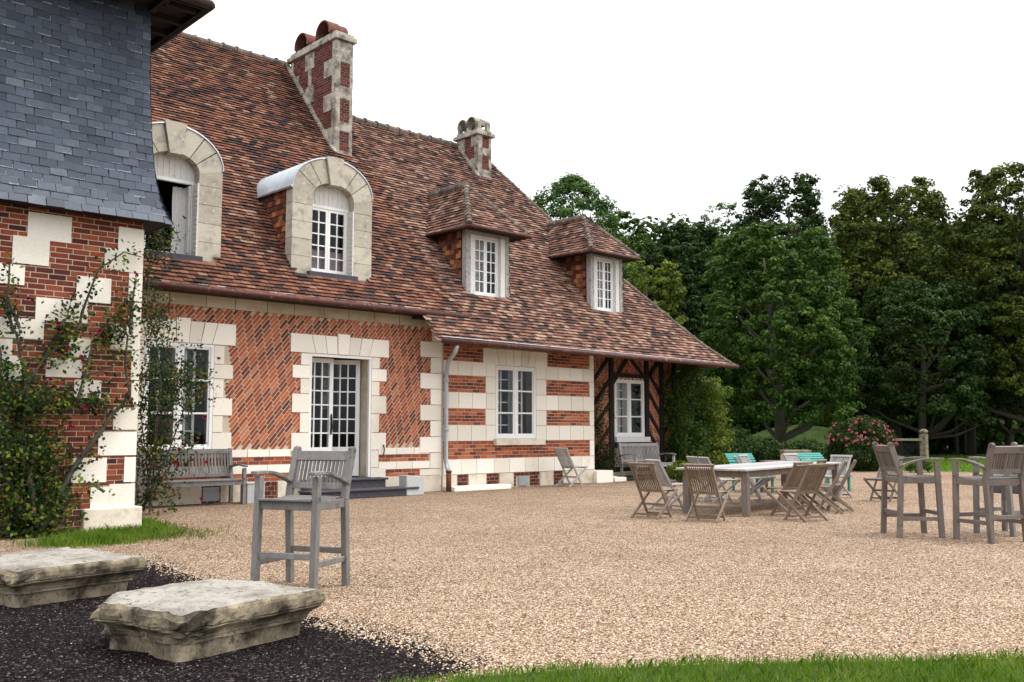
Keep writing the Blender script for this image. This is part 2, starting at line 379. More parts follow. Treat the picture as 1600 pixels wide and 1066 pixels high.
def blades(name, pts, hmin, hmax, w, m, lean=.5):
    n = len(pts); base = np.c_[pts, np.zeros(n)]
    ang = RNG.uniform(0, 2*np.pi, n); h = RNG.uniform(hmin, hmax, n); ln = RNG.uniform(.1, lean, n) * h
    la = RNG.uniform(0, 2*np.pi, n)
    side = np.c_[np.cos(ang), np.sin(ang), np.zeros(n)] * (w * RNG.uniform(.6, 1.3, n))[:, None]
    tip = base + np.c_[np.cos(la)*ln, np.sin(la)*ln, h]
    mid = base + np.c_[np.cos(la)*ln*.3, np.sin(la)*ln*.3, h*.6]
    V = np.stack([base-side, base+side, mid+side*.7, tip, mid-side*.7], 1).reshape(-1, 3)
    return np_mesh(name, V, 5, m)
def in_poly(p, poly):
    x, y = p[:, 0], p[:, 1]; ins = np.zeros(len(p), bool); n = len(poly); j = n - 1
    for i in range(n):
        xi, yi = poly[i]; xj, yj = poly[j]
        c = ((yi > y) != (yj > y)) & (x < (xj-xi)*(y-yi)/((yj-yi) if abs(yj-yi) > 1e-9 else 1e-9)+xi)
        ins ^= c; j = i
    return ins
M['grass'] = leaf_mat('grass_blade', [(0,(.055,.105,.012)),(.4,(.10,.185,.018)),(.7,(.15,.25,.030)),(1,(.30,.30,.09))], 3.0)
M['grass_dry'] = leaf_mat('dry_grass', [(0,(.07,.10,.02)),(.45,(.14,.16,.045)),(.75,(.26,.23,.08)),(1,(.36,.30,.13))], 2.0)
pp = np.c_[RNG.uniform(1.2, 8.2, 150000), RNG.uniform(.0, 4.9, 150000)]
dist = np.array([math.cos(YAW), math.sin(YAW)])
dd = pp @ dist
lawn_poly = [(1.0,4.62)] + [(x+.05*math.sin(9*x), y+.05) for x, y in le] + [(9,-3),(1,-3)]
pp = pp[in_poly(pp, lawn_poly) & (dd > 2.6)]
dry = RNG.uniform(0, 1, len(pp)) < .10
tag(blades('grass', pp[~dry], .02, .065, .0028, M['grass'], .9), kind='stuff')
tag(blades('dry_grass', pp[dry], .015, .05, .0026, M['grass_dry'], 1.2), kind='stuff')
# ragged tufts by the tower foot
q = []
for (cx, cy, sx, sy, n) in ((4.1,11.45,.45,.36,4600),(4.6,11.8,.42,.36,3800),(5.25,13.0,.16,.7,1600)):
    q.append(np.c_[RNG.normal(cx, sx*.6, n), RNG.normal(cy, sy*.6, n)])
q = np.concatenate(q); q = q[(q[:,1] < 12.55) | (q[:,0] > 5.15)]
tag(blades('grass', q, .03, .13, .004, M['grass'], .9), kind='stuff')
q = np.c_[RNG.normal(4.95,.32,1500), RNG.normal(11.7,.4,1500)]; q = q[q[:,1] < 12.5]
tag(blades('grass', q, .02, .09, .004, M['grass_dry'], 1.2), kind='stuff')
q = np.c_[RNG.uniform(30.5,52,60000), RNG.uniform(3,24,60000)]; q = q[in_poly(q, [(31,12.4),(34,9.6),(40,4),(52,2),(52,22),(36,20),(30,16)])]
tag(blades('grass', q, .03, .09, .012, M['grass'], .7), kind='stuff')

# loose pebbles of the gravel nearest the camera
def pebbles(name, pts, r0, r1, m):
    n = len(pts); ico = np.array([(0,0,1),(.9,0,.1),(.28,.86,.15),(-.73,.53,.05),(-.73,-.53,.12),(.28,-.86,.08)])
    fc = [(0,1,2),(0,2,3),(0,3,4),(0,4,5),(0,5,1)]
    r_ = RNG.uniform(r0, r1, n); a = RNG.uniform(0, 2*np.pi, n); ex = RNG.uniform(.6, 1.1, n); hz = RNG.uniform(.4, .9, n)
    P = ico[None] * np.stack([r_, r_*ex, r_*hz], 1)[:, None]
    ca, sa = np.cos(a)[:, None], np.sin(a)[:, None]
    X = P[..., 0]*ca - P[..., 1]*sa + pts[:, 0:1]; Y = P[..., 0]*sa + P[..., 1]*ca + pts[:, 1:2]; Z = P[..., 2] + .001
    Vv = np.stack([X, Y, Z], -1)
    me = bpy.data.meshes.new(name); nv = n*6
    me.vertices.add(nv); me.vertices.foreach_set('co', Vv.astype(np.float32).ravel())
    F = (np.array(fc)[None] + (np.arange(n)*6)[:, None, None]).reshape(-1)
    me.loops.add(len(F)); me.loops.foreach_set('vertex_index', F.astype(np.int32))
    nf = n*5; me.polygons.add(nf); me.polygons.foreach_set('loop_start', np.arange(0, nf*3, 3, dtype=np.int32)); me.polygons.foreach_set('loop_total', np.full(nf, 3, dtype=np.int32))
    me.polygons.foreach_set('use_smooth', np.ones(nf, bool))
    me.update(calc_edges=True); me.materials.append(m); o = bpy.data.objects.new(name, me); COL.objects.link(o); return o
M['pebble'] = island_mat('pebble', [(0,(.08,.052,.036)),(.12,(.22,.13,.078)),(.32,(.325,.215,.135)),(.6,(.43,.318,.220)),(.85,(.515,.42,.318)),(1,(.62,.55,.46))], .8, None, 90, .2, .1, .002)
cand = np.c_[RNG.uniform(2.5, 13, 620000), RNG.uniform(-1, 11, 620000)]
dd = cand @ dist; rr = cand @ np.array([math.sin(YAW), -math.cos(YAW)])
keep = (dd > 4.0) & (dd < 9.5) & (np.abs(rr) < dd*.56) & (RNG.uniform(0, 1, len(cand)) < (9.8-dd)/5.8)
cand = cand[keep]; ok = in_poly(cand, gravel_pts) & ~in_poly(cand, [(-3,11.2),(1.5,11.4),(3.3,10.4)] + tar + [(2.0,4.2),(-3,5.3)])
tag(pebbles('pebbles', cand[ok], .0045, .0095, M['pebble']), kind='stuff')
M['chip'] = island_mat('dark_chip', [(0,(.004,.0036,.0042)),(.5,(.011,.009,.0095)),(.8,(.028,.020,.019)),(.93,(.075,.056,.050)),(1,(.17,.15,.145))], .9, None, 90, .2, .1, .002, spec=.08)
chp = np.c_[RNG.uniform(-.5,4.2,150000), RNG.uniform(3.6,11,150000)]
cd = chp @ dist
chp = chp[in_poly(chp, [(-3,11.2),(1.5,11.4),(3.3,10.4)] + tar + [(2.90,3.98),(2.0,4.22),(1.0,4.65),(-3,5.3)]) & (RNG.uniform(0,1,len(chp)) < np.clip((10-cd)/6,.05,1))]
tag(pebbles('chippings', chp, .004, .009, M['chip']), kind='stuff').location.z = .003
stray = np.c_[RNG.uniform(1.2,3.9,150), RNG.uniform(3.9,9.5,150)]
tag(pebbles('pebbles', stray, .004, .009, M['pebble']), kind='stuff').location.z = .005
te = np.array(tar); k_ = RNG.integers(0, len(te), 5200); tp_ = te[k_]+RNG.normal(0, .075, (5200, 2))+RNG.normal(0, .05, (5200, 1))
tag(pebbles('pebbles', tp_[:2600]-np.array([.03,.02]), .005, .011, M['pebble']), kind='stuff').location.z = .004
tag(pebbles('chippings', tp_[2600:]+np.array([.03,.02]), .004, .009, M['chip']), kind='stuff').location.z = .004

# ------------------------------------------------------------------ masonry helpers
def wall_grid(mb, x0, x1, z0, z1, Y, holes):
    xs = sorted({x0, x1, *[h for o in holes for h in o[:2]]}); zs = sorted({z0, z1, *[h for o in holes for h in o[2:]]})
    for a, b in zip(xs[:-1], xs[1:]):
        for c, d in zip(zs[:-1], zs[1:]):
            cx, cz = (a+b)/2, (c+d)/2
            if any(h[0] < cx < h[1] and h[2] < cz < h[3] for h in holes): continue
            mb.add([(a,Y,c),(b,Y,c),(b,Y,d),(a,Y,d)], [(0,1,2,3)])
def reveal(mb, x0, x1, z0, z1, Y, dep):
    mb.add([(x0,Y,z0),(x0,Y+dep,z0),(x0,Y+dep,z1),(x0,Y,z1)], [(0,1,2,3)])
    mb.add([(x1,Y,z0),(x1,Y,z1),(x1,Y+dep,z1),(x1,Y+dep,z0)], [(0,1,2,3)])
    mb.add([(x0,Y,z1),(x0,Y+dep,z1),(x1,Y+dep,z1),(x1,Y,z1)], [(0,1,2,3)])
    mb.add([(x0,Y,z0),(x1,Y,z0),(x1,Y+dep,z0),(x0,Y+dep,z0)], [(0,1,2,3)])
def brick_piece(mb, c, ax, az, L, H, Y, pr):
    """one brick face: centre c=(x,z), unit axes ax, az in the wall plane, proud of plane Y by pr"""
    l, h = L/2, H/2; e = .004
    def P(a, b, y): return (c[0]+ax[0]*a+az[0]*b, y, c[1]+ax[1]*a+az[1]*b)
    y = Y - pr
    mb.add([P(-l+e,-h+e,y),P(l-e,-h+e,y),P(l-e,h-e,y),P(-l+e,h-e,y),P(-l,-h,Y),P(l,-h,Y),P(l,h,Y),P(-l,h,Y)],
           [(0,1,2,3),(4,5,1,0),(5,6,2,1),(6,7,3,2),(7,4,0,3)])
def clip_rect(mb, x0, x1, z0, z1, Y, pr):
    if x1-x0 < .015 or z1-z0 < .015: return
    brick_piece(mb, ((x0+x1)/2,(z0+z1)/2), (1,0), (0,1), x1-x0, z1-z0, Y, pr)
def courses(mb, x0, x1, z0, z1, Y, L=.222, H=.058, j=.011, skip=(), flemish=False):
    n = max(1, round((z1-z0)/(H+j))); ch = (z1-z0)/n
    for r in range(n):
        x = x0 - (L+j)*(.5 if r % 2 else 0) - U(0, .02); k = 0
        while x < x1:
            l = L*U(.94,1.04) if not (flemish and (k+r) % 2) else L*.5
            a, b = max(x, x0), min(x+l, x1)
            zc0, zc1 = z0+r*ch+j/2, z0+(r+1)*ch-j/2
            if b-a > .03 and not any(s[0] < (a+b)/2 < s[1] and s[2] < (zc0+zc1)/2 < s[3] for s in skip):
                zj = U(-.002,.002); clip_rect(mb, a+j/2, b-j/2, zc0+zj, zc1+zj, Y, U(.004,.010))
            x += l + 0; k += 1
def diagonal(mb, x0, x1, z0, z1, Y, holes, ang=R(50), L=.222, H=.052, j=.013):
    ca, sa = math.cos(ang), math.sin(ang); ax, az = (ca, sa), (-sa, ca)
    S = 9.0; n = int(S/(H+j))
    for r in range(-n, n):
        off = (r*(H+j)*ca/sa+U(-.006,.006)) % (L+j)   # brick ends step from course to course
        for k in range(-int(S/(L+j)), int(S/(L+j))):
            a = k*(L+j) + off; b = r*(H+j)
            cx, cz = (x0+x1)/2+ca*a-sa*b, (z0+z1)/2+sa*a+ca*b
            if not (x0-.04 < cx < x1+.04 and z0+.005 < cz < z1+.02): continue
            if any(h[0] < cx < h[1] and h[2] < cz < h[3] for h in holes): continue
            brick_piece(mb, (cx, cz), ax, az, L*U(.97,1.0), H*U(.95,1.03), Y, U(.004,.010))
def block(mb, x0, x1, z0, z1, Y, pr=.022, dep=.02, g=.007):
    p = pr + U(-.002,.002)
    mb.box(x0+g, x1-g, Y-p, Y+dep, z0+g, z1-g)
def blocks_row(mb, x0, x1, z0, z1, Y, w=.5, pr=.022):
    n = max(1, round((x1-x0)/w)); xs = [x0+(x1-x0)*(i/n) + (U(-.06,.06)*w if 0 < i < n else 0) for i in range(n+1)]
    for a, b in zip(xs[:-1], xs[1:]): block(mb, a, b, z0, z1, Y, pr)
def quad_block(mb, poly, Y, pr=.024, dep=.02, g=.007):
    cx = sum(p[0] for p in poly)/len(poly); cz = sum(p[1] for p in poly)/len(poly)
    sh = [(x+(g if x < cx else -g), z+(g if z < cz else -g)) for x, z in poly]
    mb.prism_y(sh, Y-pr, Y+dep)
def lintel(mb, x0, x1, z0, z1, Y, n, key=True, pr=.028):
    cx = (x0+x1)/2; zf = z0-2.2                        # joints fan from a point below
    w = (x1-x0)/n
    tops = [x0+i*w for i in range(n+1)]
    if n == 7: tops = [x0, x0+.20*(x1-x0), x0+.335*(x1-x0), x0+.455*(x1-x0), x0+.585*(x1-x0), x0+.71*(x1-x0), x0+.83*(x1-x0), x1]
    for i in range(n):
        a, b = tops[i], tops[i+1]
        la = a if i == 0 else a+(cx-a)*(z1-z0)/(z1-zf); lb = b if i == n-1 else b+(cx-b)*(z1-z0)/(z1-zf)
        k = key and i == n//2
        quad_block(mb, [(la, z0), (lb, z0), (b, z1+(.05 if k else 0)), (a, z1+(.05 if k else 0))], Y, pr+(.012 if k else U(-.002,.002)))

def casement(parent, x0, x1, z0, z1, Y, cols, rows, st=.05, mun=.022, t=.04, mt='white', name='casement', top=None, bot=None):
    mb = MB(); top = top or st; bot = bot or st
    mb.box(x0, x0+st, Y, Y+t, z0, z1); mb.box(x1-st, x1, Y, Y+t, z0, z1)
    mb.box(x0+st, x1-st, Y, Y+t, z1-top, z1); mb.box(x0+st, x1-st, Y, Y+t, z0, z0+bot)
    a, b, c, d = x0+st, x1-st, z0+bot, z1-top
    for i in range(1, cols):
        x = a+(b-a)*i/cols; mb.box(x-mun/2, x+mun/2, Y+.004, Y+t-.004, c, d)
    for i in range(1, rows):
        z = c+(d-c)*i/rows; mb.box(a, b, Y+.007, Y+t-.007, z-mun/2, z+mun/2)
    o = mb.build(name, M[mt], parent)
    g = MB(); g.add([(a,Y+t*.5,c),(b,Y+t*.5,c),(b,Y+t*.5,d),(a,Y+t*.5,d)], [(0,1,2,3)])
    g.build('pane', M['glass'], o if parent.parent is None or True else parent)
    return o
def frame_rect(mb, x0, x1, z0, z1, Y0, Y1, w, wb=None):
    wb = w if wb is None else wb
    mb.box(x0, x0+w, Y0, Y1, z0, z1); mb.box(x1-w, x1, Y0, Y1, z0, z1)
    mb.box(x0+w, x1-w, Y0, Y1, z1-w, z1)
    if wb: mb.box(x0+w, x1-w, Y0, Y1, z0, z0+wb)
def drape(parent, x0, x1, z0, z1, Y, m, n=26, amp=.025, name='curtain', tie=0.0):
    mb = MB(); rows = 8
    for r in range(rows+1):
        t = r/rows; z = z1+(z0-z1)*t; sq = 1-tie*math.sin(min(1, t*1.15)*math.pi)
        for i in range(n+1):
            s = i/n; mb.v.append((x0+(x1-x0)*s*sq, Y+amp*math.sin(s*n*1.35+.6*math.sin(r)), z))
    for r in range(rows):
        for i in range(n): a = r*(n+1)+i; mb.f.append((a, a+1, a+n+2, a+n+1))
    return mb.build(name, M[m], parent, smooth=True)

def tiles(mb, org, ud, vd, width, height, w, e, inside, th=.042, jit=1.0, stag=.5, over=1.45, drop=0.0):
    org, ud, vd = Vector(org), Vector(ud).normalized(), Vector(vd).normalized(); nn = ud.cross(vd).normalized()
    for r in range(int(height/e)+1):
        v0 = r*e; off = (w*stag if r % 2 else 0)+U(-.01,.01)
        for c in range(-1, int(width/w)+2):
            u0 = c*w+off+U(-.004,.004)*jit
            if not inside(u0+w/2, v0+e*.5): continue
            if drop and random.random() < drop: continue
            vb = v0+U(-.006,.006)*jit; hb = th+U(-.006,.008)*jit; sk = U(-.007,.007)*jit; tw = U(-.003,.003)*jit
            a0, a1 = u0+.003, u0+w-.003
            P = lambda u, v, h: org+ud*u+vd*v+nn*h
            vt = v0+e*over
            mb.add([P(a0,vb,hb+tw), P(a1,vb+sk,hb-tw), P(a1,vt,.003), P(a0,vt,.003), P(a0,vb,hb+tw-.014), P(a1,vb+sk,hb-tw-.014)],
                   [(0,1,2,3),(4,5,1,0),(4,0,3),(1,5,2)])

FY = 16.2                              # plane of the house front
S_ = 1.2                               # rise of the roof over its run
SL = math.hypot(1, S_)
def roofz(Y): return 4.3+S_*(Y-FY)

# ================================================================== THE COUNTRY HOUSE
house = thing('country_house', 'long brick and limestone country house under a steep mottled clay tile roof', 'house', (9, FY, 0))
house_inv = Matrix.Translation((-9, -FY, 0))
class HP:                              # parts are modelled in world coordinates, the empty sits at the house's foot
    pass
_hb = MB.build
def hbuild(mb, name, m, parent=None, **k):
    o = _hb(mb, name, m, parent, **k)
    return o
def part(mb, name, m, parent=None, **k):
    root = parent or house
    o = mb.build(name, m, root, **k)
    if root.parent is None and root.type == 'EMPTY': o.location = -root.location
    return o
house_off = bpy.data.objects  # (unused alias)

# --- shell and mortar bed
W1 = (6.52, 7.76, .92, 2.79); DR = (9.71, 11.13, .33, 2.75); W2 = (14.49, 15.74, 1.10, 2.74)
mb = MB()
wall_grid(mb, 2, 12.95, 0, 3.75, FY, [W1, DR]); wall_grid(mb, 12.95, 17.75, 0, 4.25, FY, [W2])
TY = 16.92; W3 = (19.35, 20.56, 1.12, 2.64)
wall_grid(mb, 17.75, 21.95, 0, 3.5, TY, [W3])
part(mb, 'mortar_bed', M['mortar'])
for h, d in ((W1,.3),(DR,.42),(W2,.3)): mb = MB(); reveal(mb, *h, FY, d); part(mb, 'reveal', M['stone_base'])
mb = MB()
mb.add([(17.75,FY,0),(17.75,TY,0),(17.75,TY,4.3),(17.75,FY,4.3)], [(0,1,2,3)])
mb.add([(21.95,TY,0),(21.95,24,0),(21.95,24,3.15),(21.95,TY,3.15)], [(0,1,2,3)])
mb.add([(2,24,0),(2,FY,0),(2,FY,4.2),(2,21.3,10.3),(2,24,7)], [(0,1,2,3,4)])
mb.add([(21.95,24,0),(2,24,0),(2,24,4.4),(21.95,24,3.15)], [(0,1,2,3)])
mb.add([(12.92,21.4,10.45),(12.92,26.5,4.4),(12.92,FY,4.2)], [(0,1,2)])
part(mb, 'rear_wall', M['mortar_dark'])
mb = MB()
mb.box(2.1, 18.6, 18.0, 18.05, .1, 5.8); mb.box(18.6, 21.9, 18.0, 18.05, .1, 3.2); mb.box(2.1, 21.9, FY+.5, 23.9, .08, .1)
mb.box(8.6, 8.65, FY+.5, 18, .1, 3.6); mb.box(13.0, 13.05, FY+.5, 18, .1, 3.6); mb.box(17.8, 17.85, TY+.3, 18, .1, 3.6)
part(mb, 'darkening_inner_wall', M['dark'])  # near-black walls added behind the front so that the windows look dark

# --- brickwork
mb = MB()
hl = [(6.45,8.05,.7,2.95), (9.55,11.28,.3,2.9)]
diagonal(mb, 6.3, 12.72, .935, 3.45, FY, hl)
part(mb, 'diagonal_brickwork', M['brick'])
for z0, z1 in ((.65,.79),(.35,.49)):
    for a, b in ((6.3,9.62),(11.2,12.62)): mb = MB(); courses(mb, a, b, z0, z1, FY); part(mb, 'brick_panel', M['brick'])
for z0, z1, sk in ((2.79,3.3,()),(2.11,2.475,(14.2,16.1)),(1.40,1.755,(14.2,16.1)),(.665,1.05,())):
    for a, b in (((12.99,14.2),(16.08,17.6)) if (sk or z0 > 2.5) else ((12.99,17.6),)):
        mb = MB(); courses(mb, a, b, z0, z1, FY, .215, .060, .011); part(mb, 'brick_panel', M['brick'])

# --- limestone dressings of the main front
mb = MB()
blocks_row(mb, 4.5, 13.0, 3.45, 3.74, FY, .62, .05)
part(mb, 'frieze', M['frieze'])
def surround(x0, x1, z0, z1, lx0, lx1, lt, rows, left=True):
    mb = MB(); lintel(mb, lx0, lx1, z1+.005, lt, FY, 7)
    zs = [z0+(z1-z0)*t for t in rows]
    for i, (a, b) in enumerate(zip(zs[:-1], zs[1:])):
        wd = (.40, .215, .365)[0] if i % 2 == 0 else .20
        if i % 2 == 0: wd = .375
        if left: block(mb, x0-wd, x0, a, b, FY)
        block(mb, x1, x1+wd, a, b, FY)
    return mb
part(surround(*W1, 6.10, 8.17, 3.19, [0,.17,.33,.50,.68,.82,1.0][::1]), 'window_surround', M['stone'])
part(surround(DR[0], DR[1], .33, 2.75, 9.28, 11.55, 3.12, [0,.085,.23,.375,.53,.68,.80,.905,1.0]), 'door_surround', M['stone'])
mb = MB()
z = 3.16; i = 0
while z > .36:
    hgt = .335; a = max(.34, z-hgt); x0 = 12.36 if i % 2 == 0 else 12.63
    block(mb, x0, 12.93, a, z, FY, .03); z = a; i += 1
block(mb, 12.66, 12.93, 3.16, 3.45, FY, .03)
part(mb, 'corner_quoins', M['stone'])
for z0, z1 in ((.79,.935),(.49,.65)):
    for a, b in ((6.2,9.34),(11.33,12.64)): mb = MB(); blocks_row(mb, a, b, z0, z1, FY, .46, .018); part(mb, 'stone_band', M['stone'])
for a, b in ((5.3,6.6),(6.6,7.6),(7.95,8.75),(9.07,9.7),(11.13,12.05),(12.17,12.93)): mb = MB(); block(mb, a, b, .0, .345, FY, .035); part(mb, 'plinth_stone', M['stone_base'])
for a, b in ((12.95,13.36),(13.68,14.20),(14.58,15.02),(15.85,16.30),(16.62,17.78)): mb = MB(); block(mb, a, b, .0, .335, FY, .045); part(mb, 'plinth_stone', M['stone_base'])
for a, b in ((7.6,7.95),(8.75,9.07),(12.05,12.17)): mb = MB(); courses(mb, a, b, .0, .345, FY-.012, .14, .07, .014); part(mb, 'plinth_brickwork', M['brick_dark'])
for a, b, z0 in ((13.36,13.68,.02),(14.20,14.58,.02),(15.02,15.12,.02),(15.12,15.55,.25),(15.55,15.85,.02),(16.30,16.62,.02)): mb = MB(); courses(mb, a, b, z0, .335, FY-.012, .14, .07, .014); part(mb, 'plinth_brickwork', M['brick_dark'])

# --- limestone dressings of the lower wing
m1, m2 = MB(), MB()
for z0, z1 in ((2.475,2.79),(1.755,2.11),(1.05,1.40)):
    blocks_row(m1, 12.99, 14.20, z0, z1, FY, .48); block(m1, 14.20, 14.485, z0, z1, FY)
    block(m2, 15.745, 16.08, z0, z1, FY); blocks_row(m2, 16.08, 17.75, z0, z1, FY, .46)
for z0, z1 in ((2.11,2.475),(1.40,1.755)):
    block(m1, 14.18, 14.485, z0, z1, FY); block(m2, 15.745, 16.09, z0, z1, FY); block(m2, 17.58, 17.75, z0, z1, FY)
block(m2, 17.58, 17.75, .665, 1.05, FY); block(m2, 17.60, 17.75, 2.79, 3.3, FY)
blocks_row(m2, 12.99, 17.75, .335, .665, FY, .5)
part(m1, 'stone_courses', M['stone']); part(m2, 'stone_courses', M['stone'])
mb = MB(); lintel(mb, 14.10, 16.12, 2.745, 3.12, FY, 7, False, .03); part(mb, 'window_lintel', M['stone'])

# --- timber-framed bay
mb = MB()
hz = [(W3[0]-.06, W3[1]+.06, .3, W3[3]+.05)]
diagonal(mb, 17.75, 19.9, .32, 3.4, TY, hz, R(48), .2, .05, .012)
part(mb, 'infill_brickwork', M['brick'])
mb = MB()
diagonal(mb, 19.9, 21.95, .32, 3.4, TY, hz, R(132), .2, .05, .012)
part(mb, 'infill_brickwork', M['brick'])
mb = MB(); tb = .05
for x in (19.20, 20.66, 21.30, 21.88): mb.box(x-.075, x+.075, TY-.055, TY, .32, 3.6)
mb.box(17.75, 21.95, TY-.05, TY, .20, .34); mb.box(19.275, 20.585, TY-.052, TY, 2.70, 2.80)
mb.box(19.275, 20.585, TY-.052, TY, .84, .98)
def strut(x0, z0, x1, z1, w=.085): mb.beam((x0,TY-.022,z0), (x1,TY-.022,z1), .045, w, up=(-(z1-z0),0,(x1-x0)))
for k in range(5): strut(18.35, .55+k*.62, 19.13, 1.35+k*.62)
strut(19.27, 2.55, 19.9, 3.25, .12); strut(20.59, 2.62, 21.25, 3.25, .12); strut(20.0, 3.2, 20.5, 2.8)
for k in range(4): strut(20.74, 1.25+k*.55, 21.24, .62+k*.55)
for k in range(4): strut(21.36, .62+k*.55, 21.82, 1.2+k*.55)
part(mb, 'timber_frame', M['timber'])
mb = MB()
blocks_row(mb, 17.76, 21.95, 0, .22, TY, .6, .05); part(mb, 'plinth', M['stone_base'])

# --- ground-floor windows: outer two-leaf frame with an inner small-paned casement
def double_window(rect, Y, inner=(True, True), curtains=(), rows=3):
    x0, x1, z0, z1 = rect; cx = (x0+x1)/2
    w = MB(); frame_rect(w, x0, x1, z0, z1, Y-.02, Y+.06, .055, .075); w.box(cx-.045, cx+.045, Y-.012, Y+.055, z0+.075, z1-.055)
    win = part(w, 'window', M['white'])
    for a, b in ((x0+.055, cx-.045), (cx+.045, x1-.055)):
        m = MB(); c, d = z0+.075, z1-.055; st = .035
        frame_rect(m, a, b, c, d, Y, Y+.045, st)
        for i in range(1, rows): zz = c+(d-c)*i/rows; m.box(a+st, b-st, Y+.005, Y+.04, zz-.016, zz+.016)
        m.add([], []); o = m.build('casement', M['white'], win)
        g = MB(); g.add([(a+st,Y+.02,c+st),(b-st,Y+.02,c+st),(b-st,Y+.02,d-st),(a+st,Y+.02,d-st)], [(0,1,2,3)]); g.build('pane', M['glass'], win)
    for k, on in enumerate(inner):
        if not on: continue
        a, b = ((x0+.03, cx-.01), (cx+.01, x1-.25))[k]
        m = MB(); st = .045; c, d = z0+.05, z1-.04; yy = Y+.17
        frame_rect(m, a, b, c, d, yy, yy+.04, st)
        m.box((a+b)/2-.018, (a+b)/2+.018, yy+.004, yy+.036, c+st, d-st)
        for i in range(1, 6): zz = c+(d-c)*i/6; m.box(a+st, b-st, yy+.007, yy+.033, zz-.012, zz+.012)
        m.build('inner_casement', M['white'], win)
    for (a, b, mt) in curtains: drape(win, a, b, z0+.05, z1-.05, Y+.26, mt, 14, .02)
    return win
win = double_window(W1, FY, (True, True), ((7.05,7.5,'lace'),))
win = double_window(W2, FY, (True, True), ())
m = MB(); m.box(14.42, 15.95, FY-.13, FY+.02, .955, 1.095); m.build('sill', M['stone_base'], win)
win = double_window(W3, TY, (True, False), ((19.5,19.9,'curtain'),(20.05,20.28,'curtain')))
m = MB(); m.box(19.28, 20.66, TY-.14, TY+.02, .98, 1.115); m.build('sill', M['white_worn'], win)

# --- french door
w = MB(); frame_rect(w, DR[0], DR[1], .36, 2.75, FY-.015, FY+.05, .05, 0)
door = part(w, 'door', M['white'])
def door_leaf(x0, x1, Y, cols, rows, pivot=None, ang=0):
    m = MB(); z0, z1 = .37, 2.70; st = .085; zb = .95; t = .045
    m.box(x0, x0+st, Y, Y+t, z0, z1); m.box(x1-st, x1, Y, Y+t, z0, z1); m.box(x0+st, x1-st, Y, Y+t, z1-.09, z1)
    m.box(x0+st, x1-st, Y, Y+t, z0, z0+.13); m.box(x0+st, x1-st, Y, Y+t, zb-.1, zb); m.box(x0+st, x1-st, Y+.012, Y+t-.012, z0+.13, zb-.1)
    a, b = x0+st, x1-st
    for i in range(1, cols): x = a+(b-a)*i/cols; m.box(x-.013, x+.013, Y+.004, Y+t-.004, zb, z1-.09)
    for i in range(1, rows): z = zb+(z1-.09-zb)*i/rows; m.box(a, b, Y+.008, Y+t-.008, z-.013, z+.013)
    g = MB(); g.add([(a,Y+.022,zb),(b,Y+.022,zb),(b,Y+.022,z1-.09),(a,Y+.022,z1-.09)], [(0,1,2,3)])
    if pivot:
        for q_ in (m, g):
            q_.v = [(pivot[0]+(x-pivot[0])*math.cos(ang)-(y-pivot[1])*math.sin(ang), pivot[1]+(x-pivot[0])*math.sin(ang)+(y-pivot[1])*math.cos(ang), z) for x, y, z in q_.v]
    o = m.build('leaf', M['white'], door); g.build('pane', M['glass'], door); return o
door_leaf(9.76, 10.44, FY+.30, 3, 6)
door_leaf(10.44, 11.08, FY+.30, 3, 6, (11.08, FY+.32), R(-27))
m = MB(); m.tube([(10.40,FY+.27,1.25),(10.40,FY+.255,1.35),(10.40,FY+.27,1.55)], .012, 6); m.box(10.385,10.415,FY+.28,FY+.30,1.2,1.6); m.build('handle', M['iron'], door)
drape(door, 9.86, 10.03, 1.35, 2.6, FY+.40, 'lace', 12, .015, tie=.45); drape(door, 10.27, 10.37, 1.7, 2.6, FY+.40, 'lace', 12, .015)
drape(door, 10.74, 10.82, 1.5, 2.6, FY+.62, 'lace', 12, .012)
m = MB(); m.box(9.55, 11.3, FY-.32, FY+.3, .0, .31); m.box(9.5, 11.34, FY-.36, FY+.3, .31, .35); m.box(9.35, 11.75, FY-.72, FY-.33, 0, .13); m.box(9.32, 11.8, FY-.76, FY-.33, .13, .17)
part(m, 'doorstep', M['step'], bevel=.01)
for x in (9.45, 11.43):
    m = MB(); m.tube([(x,FY-.04,.98),(x+.01,FY-.06,.9),(x-.01,FY-.055,.78)], .012, 6); m.tube([(x,FY-.01,.98),(x,FY-.06,.98)], .01, 6); part(m, 'shutter_hook', M['iron'])
m = MB(); m.box(15.19,15.47,FY-.035,FY,.03,.24)
for k in range(7): m.box(15.20,15.46,FY-.042,FY-.034,.045+k*.028,.057+k*.028)
part(m, 'vent_grille', M['zinc'])
m = MB(); m.box(7.62,7.92,FY-.03,FY,.04,.28)
for k in range(7): m.box(7.63,7.91,FY-.037,FY-.029,.06+k*.03,.073+k*.03)
part(m, 'vent_grille', M['zinc'])
m = MB(); m.box(12.98, 14.6, FY-.42, FY-.05, 0, .10); part(m, 'drain_kerb', M['stone'], bevel=.01)
m = MB(); m.box(17.7, 18.3, FY-.14, FY+.30, 0, .30); m.box(17.9, 18.75, FY+.1, FY+.55, 0, .13); m.box(18.5, 18.95, FY-.02, FY+.4, 0, .11); part(m, 'entrance_kerb', M['stone'], bevel=.01)

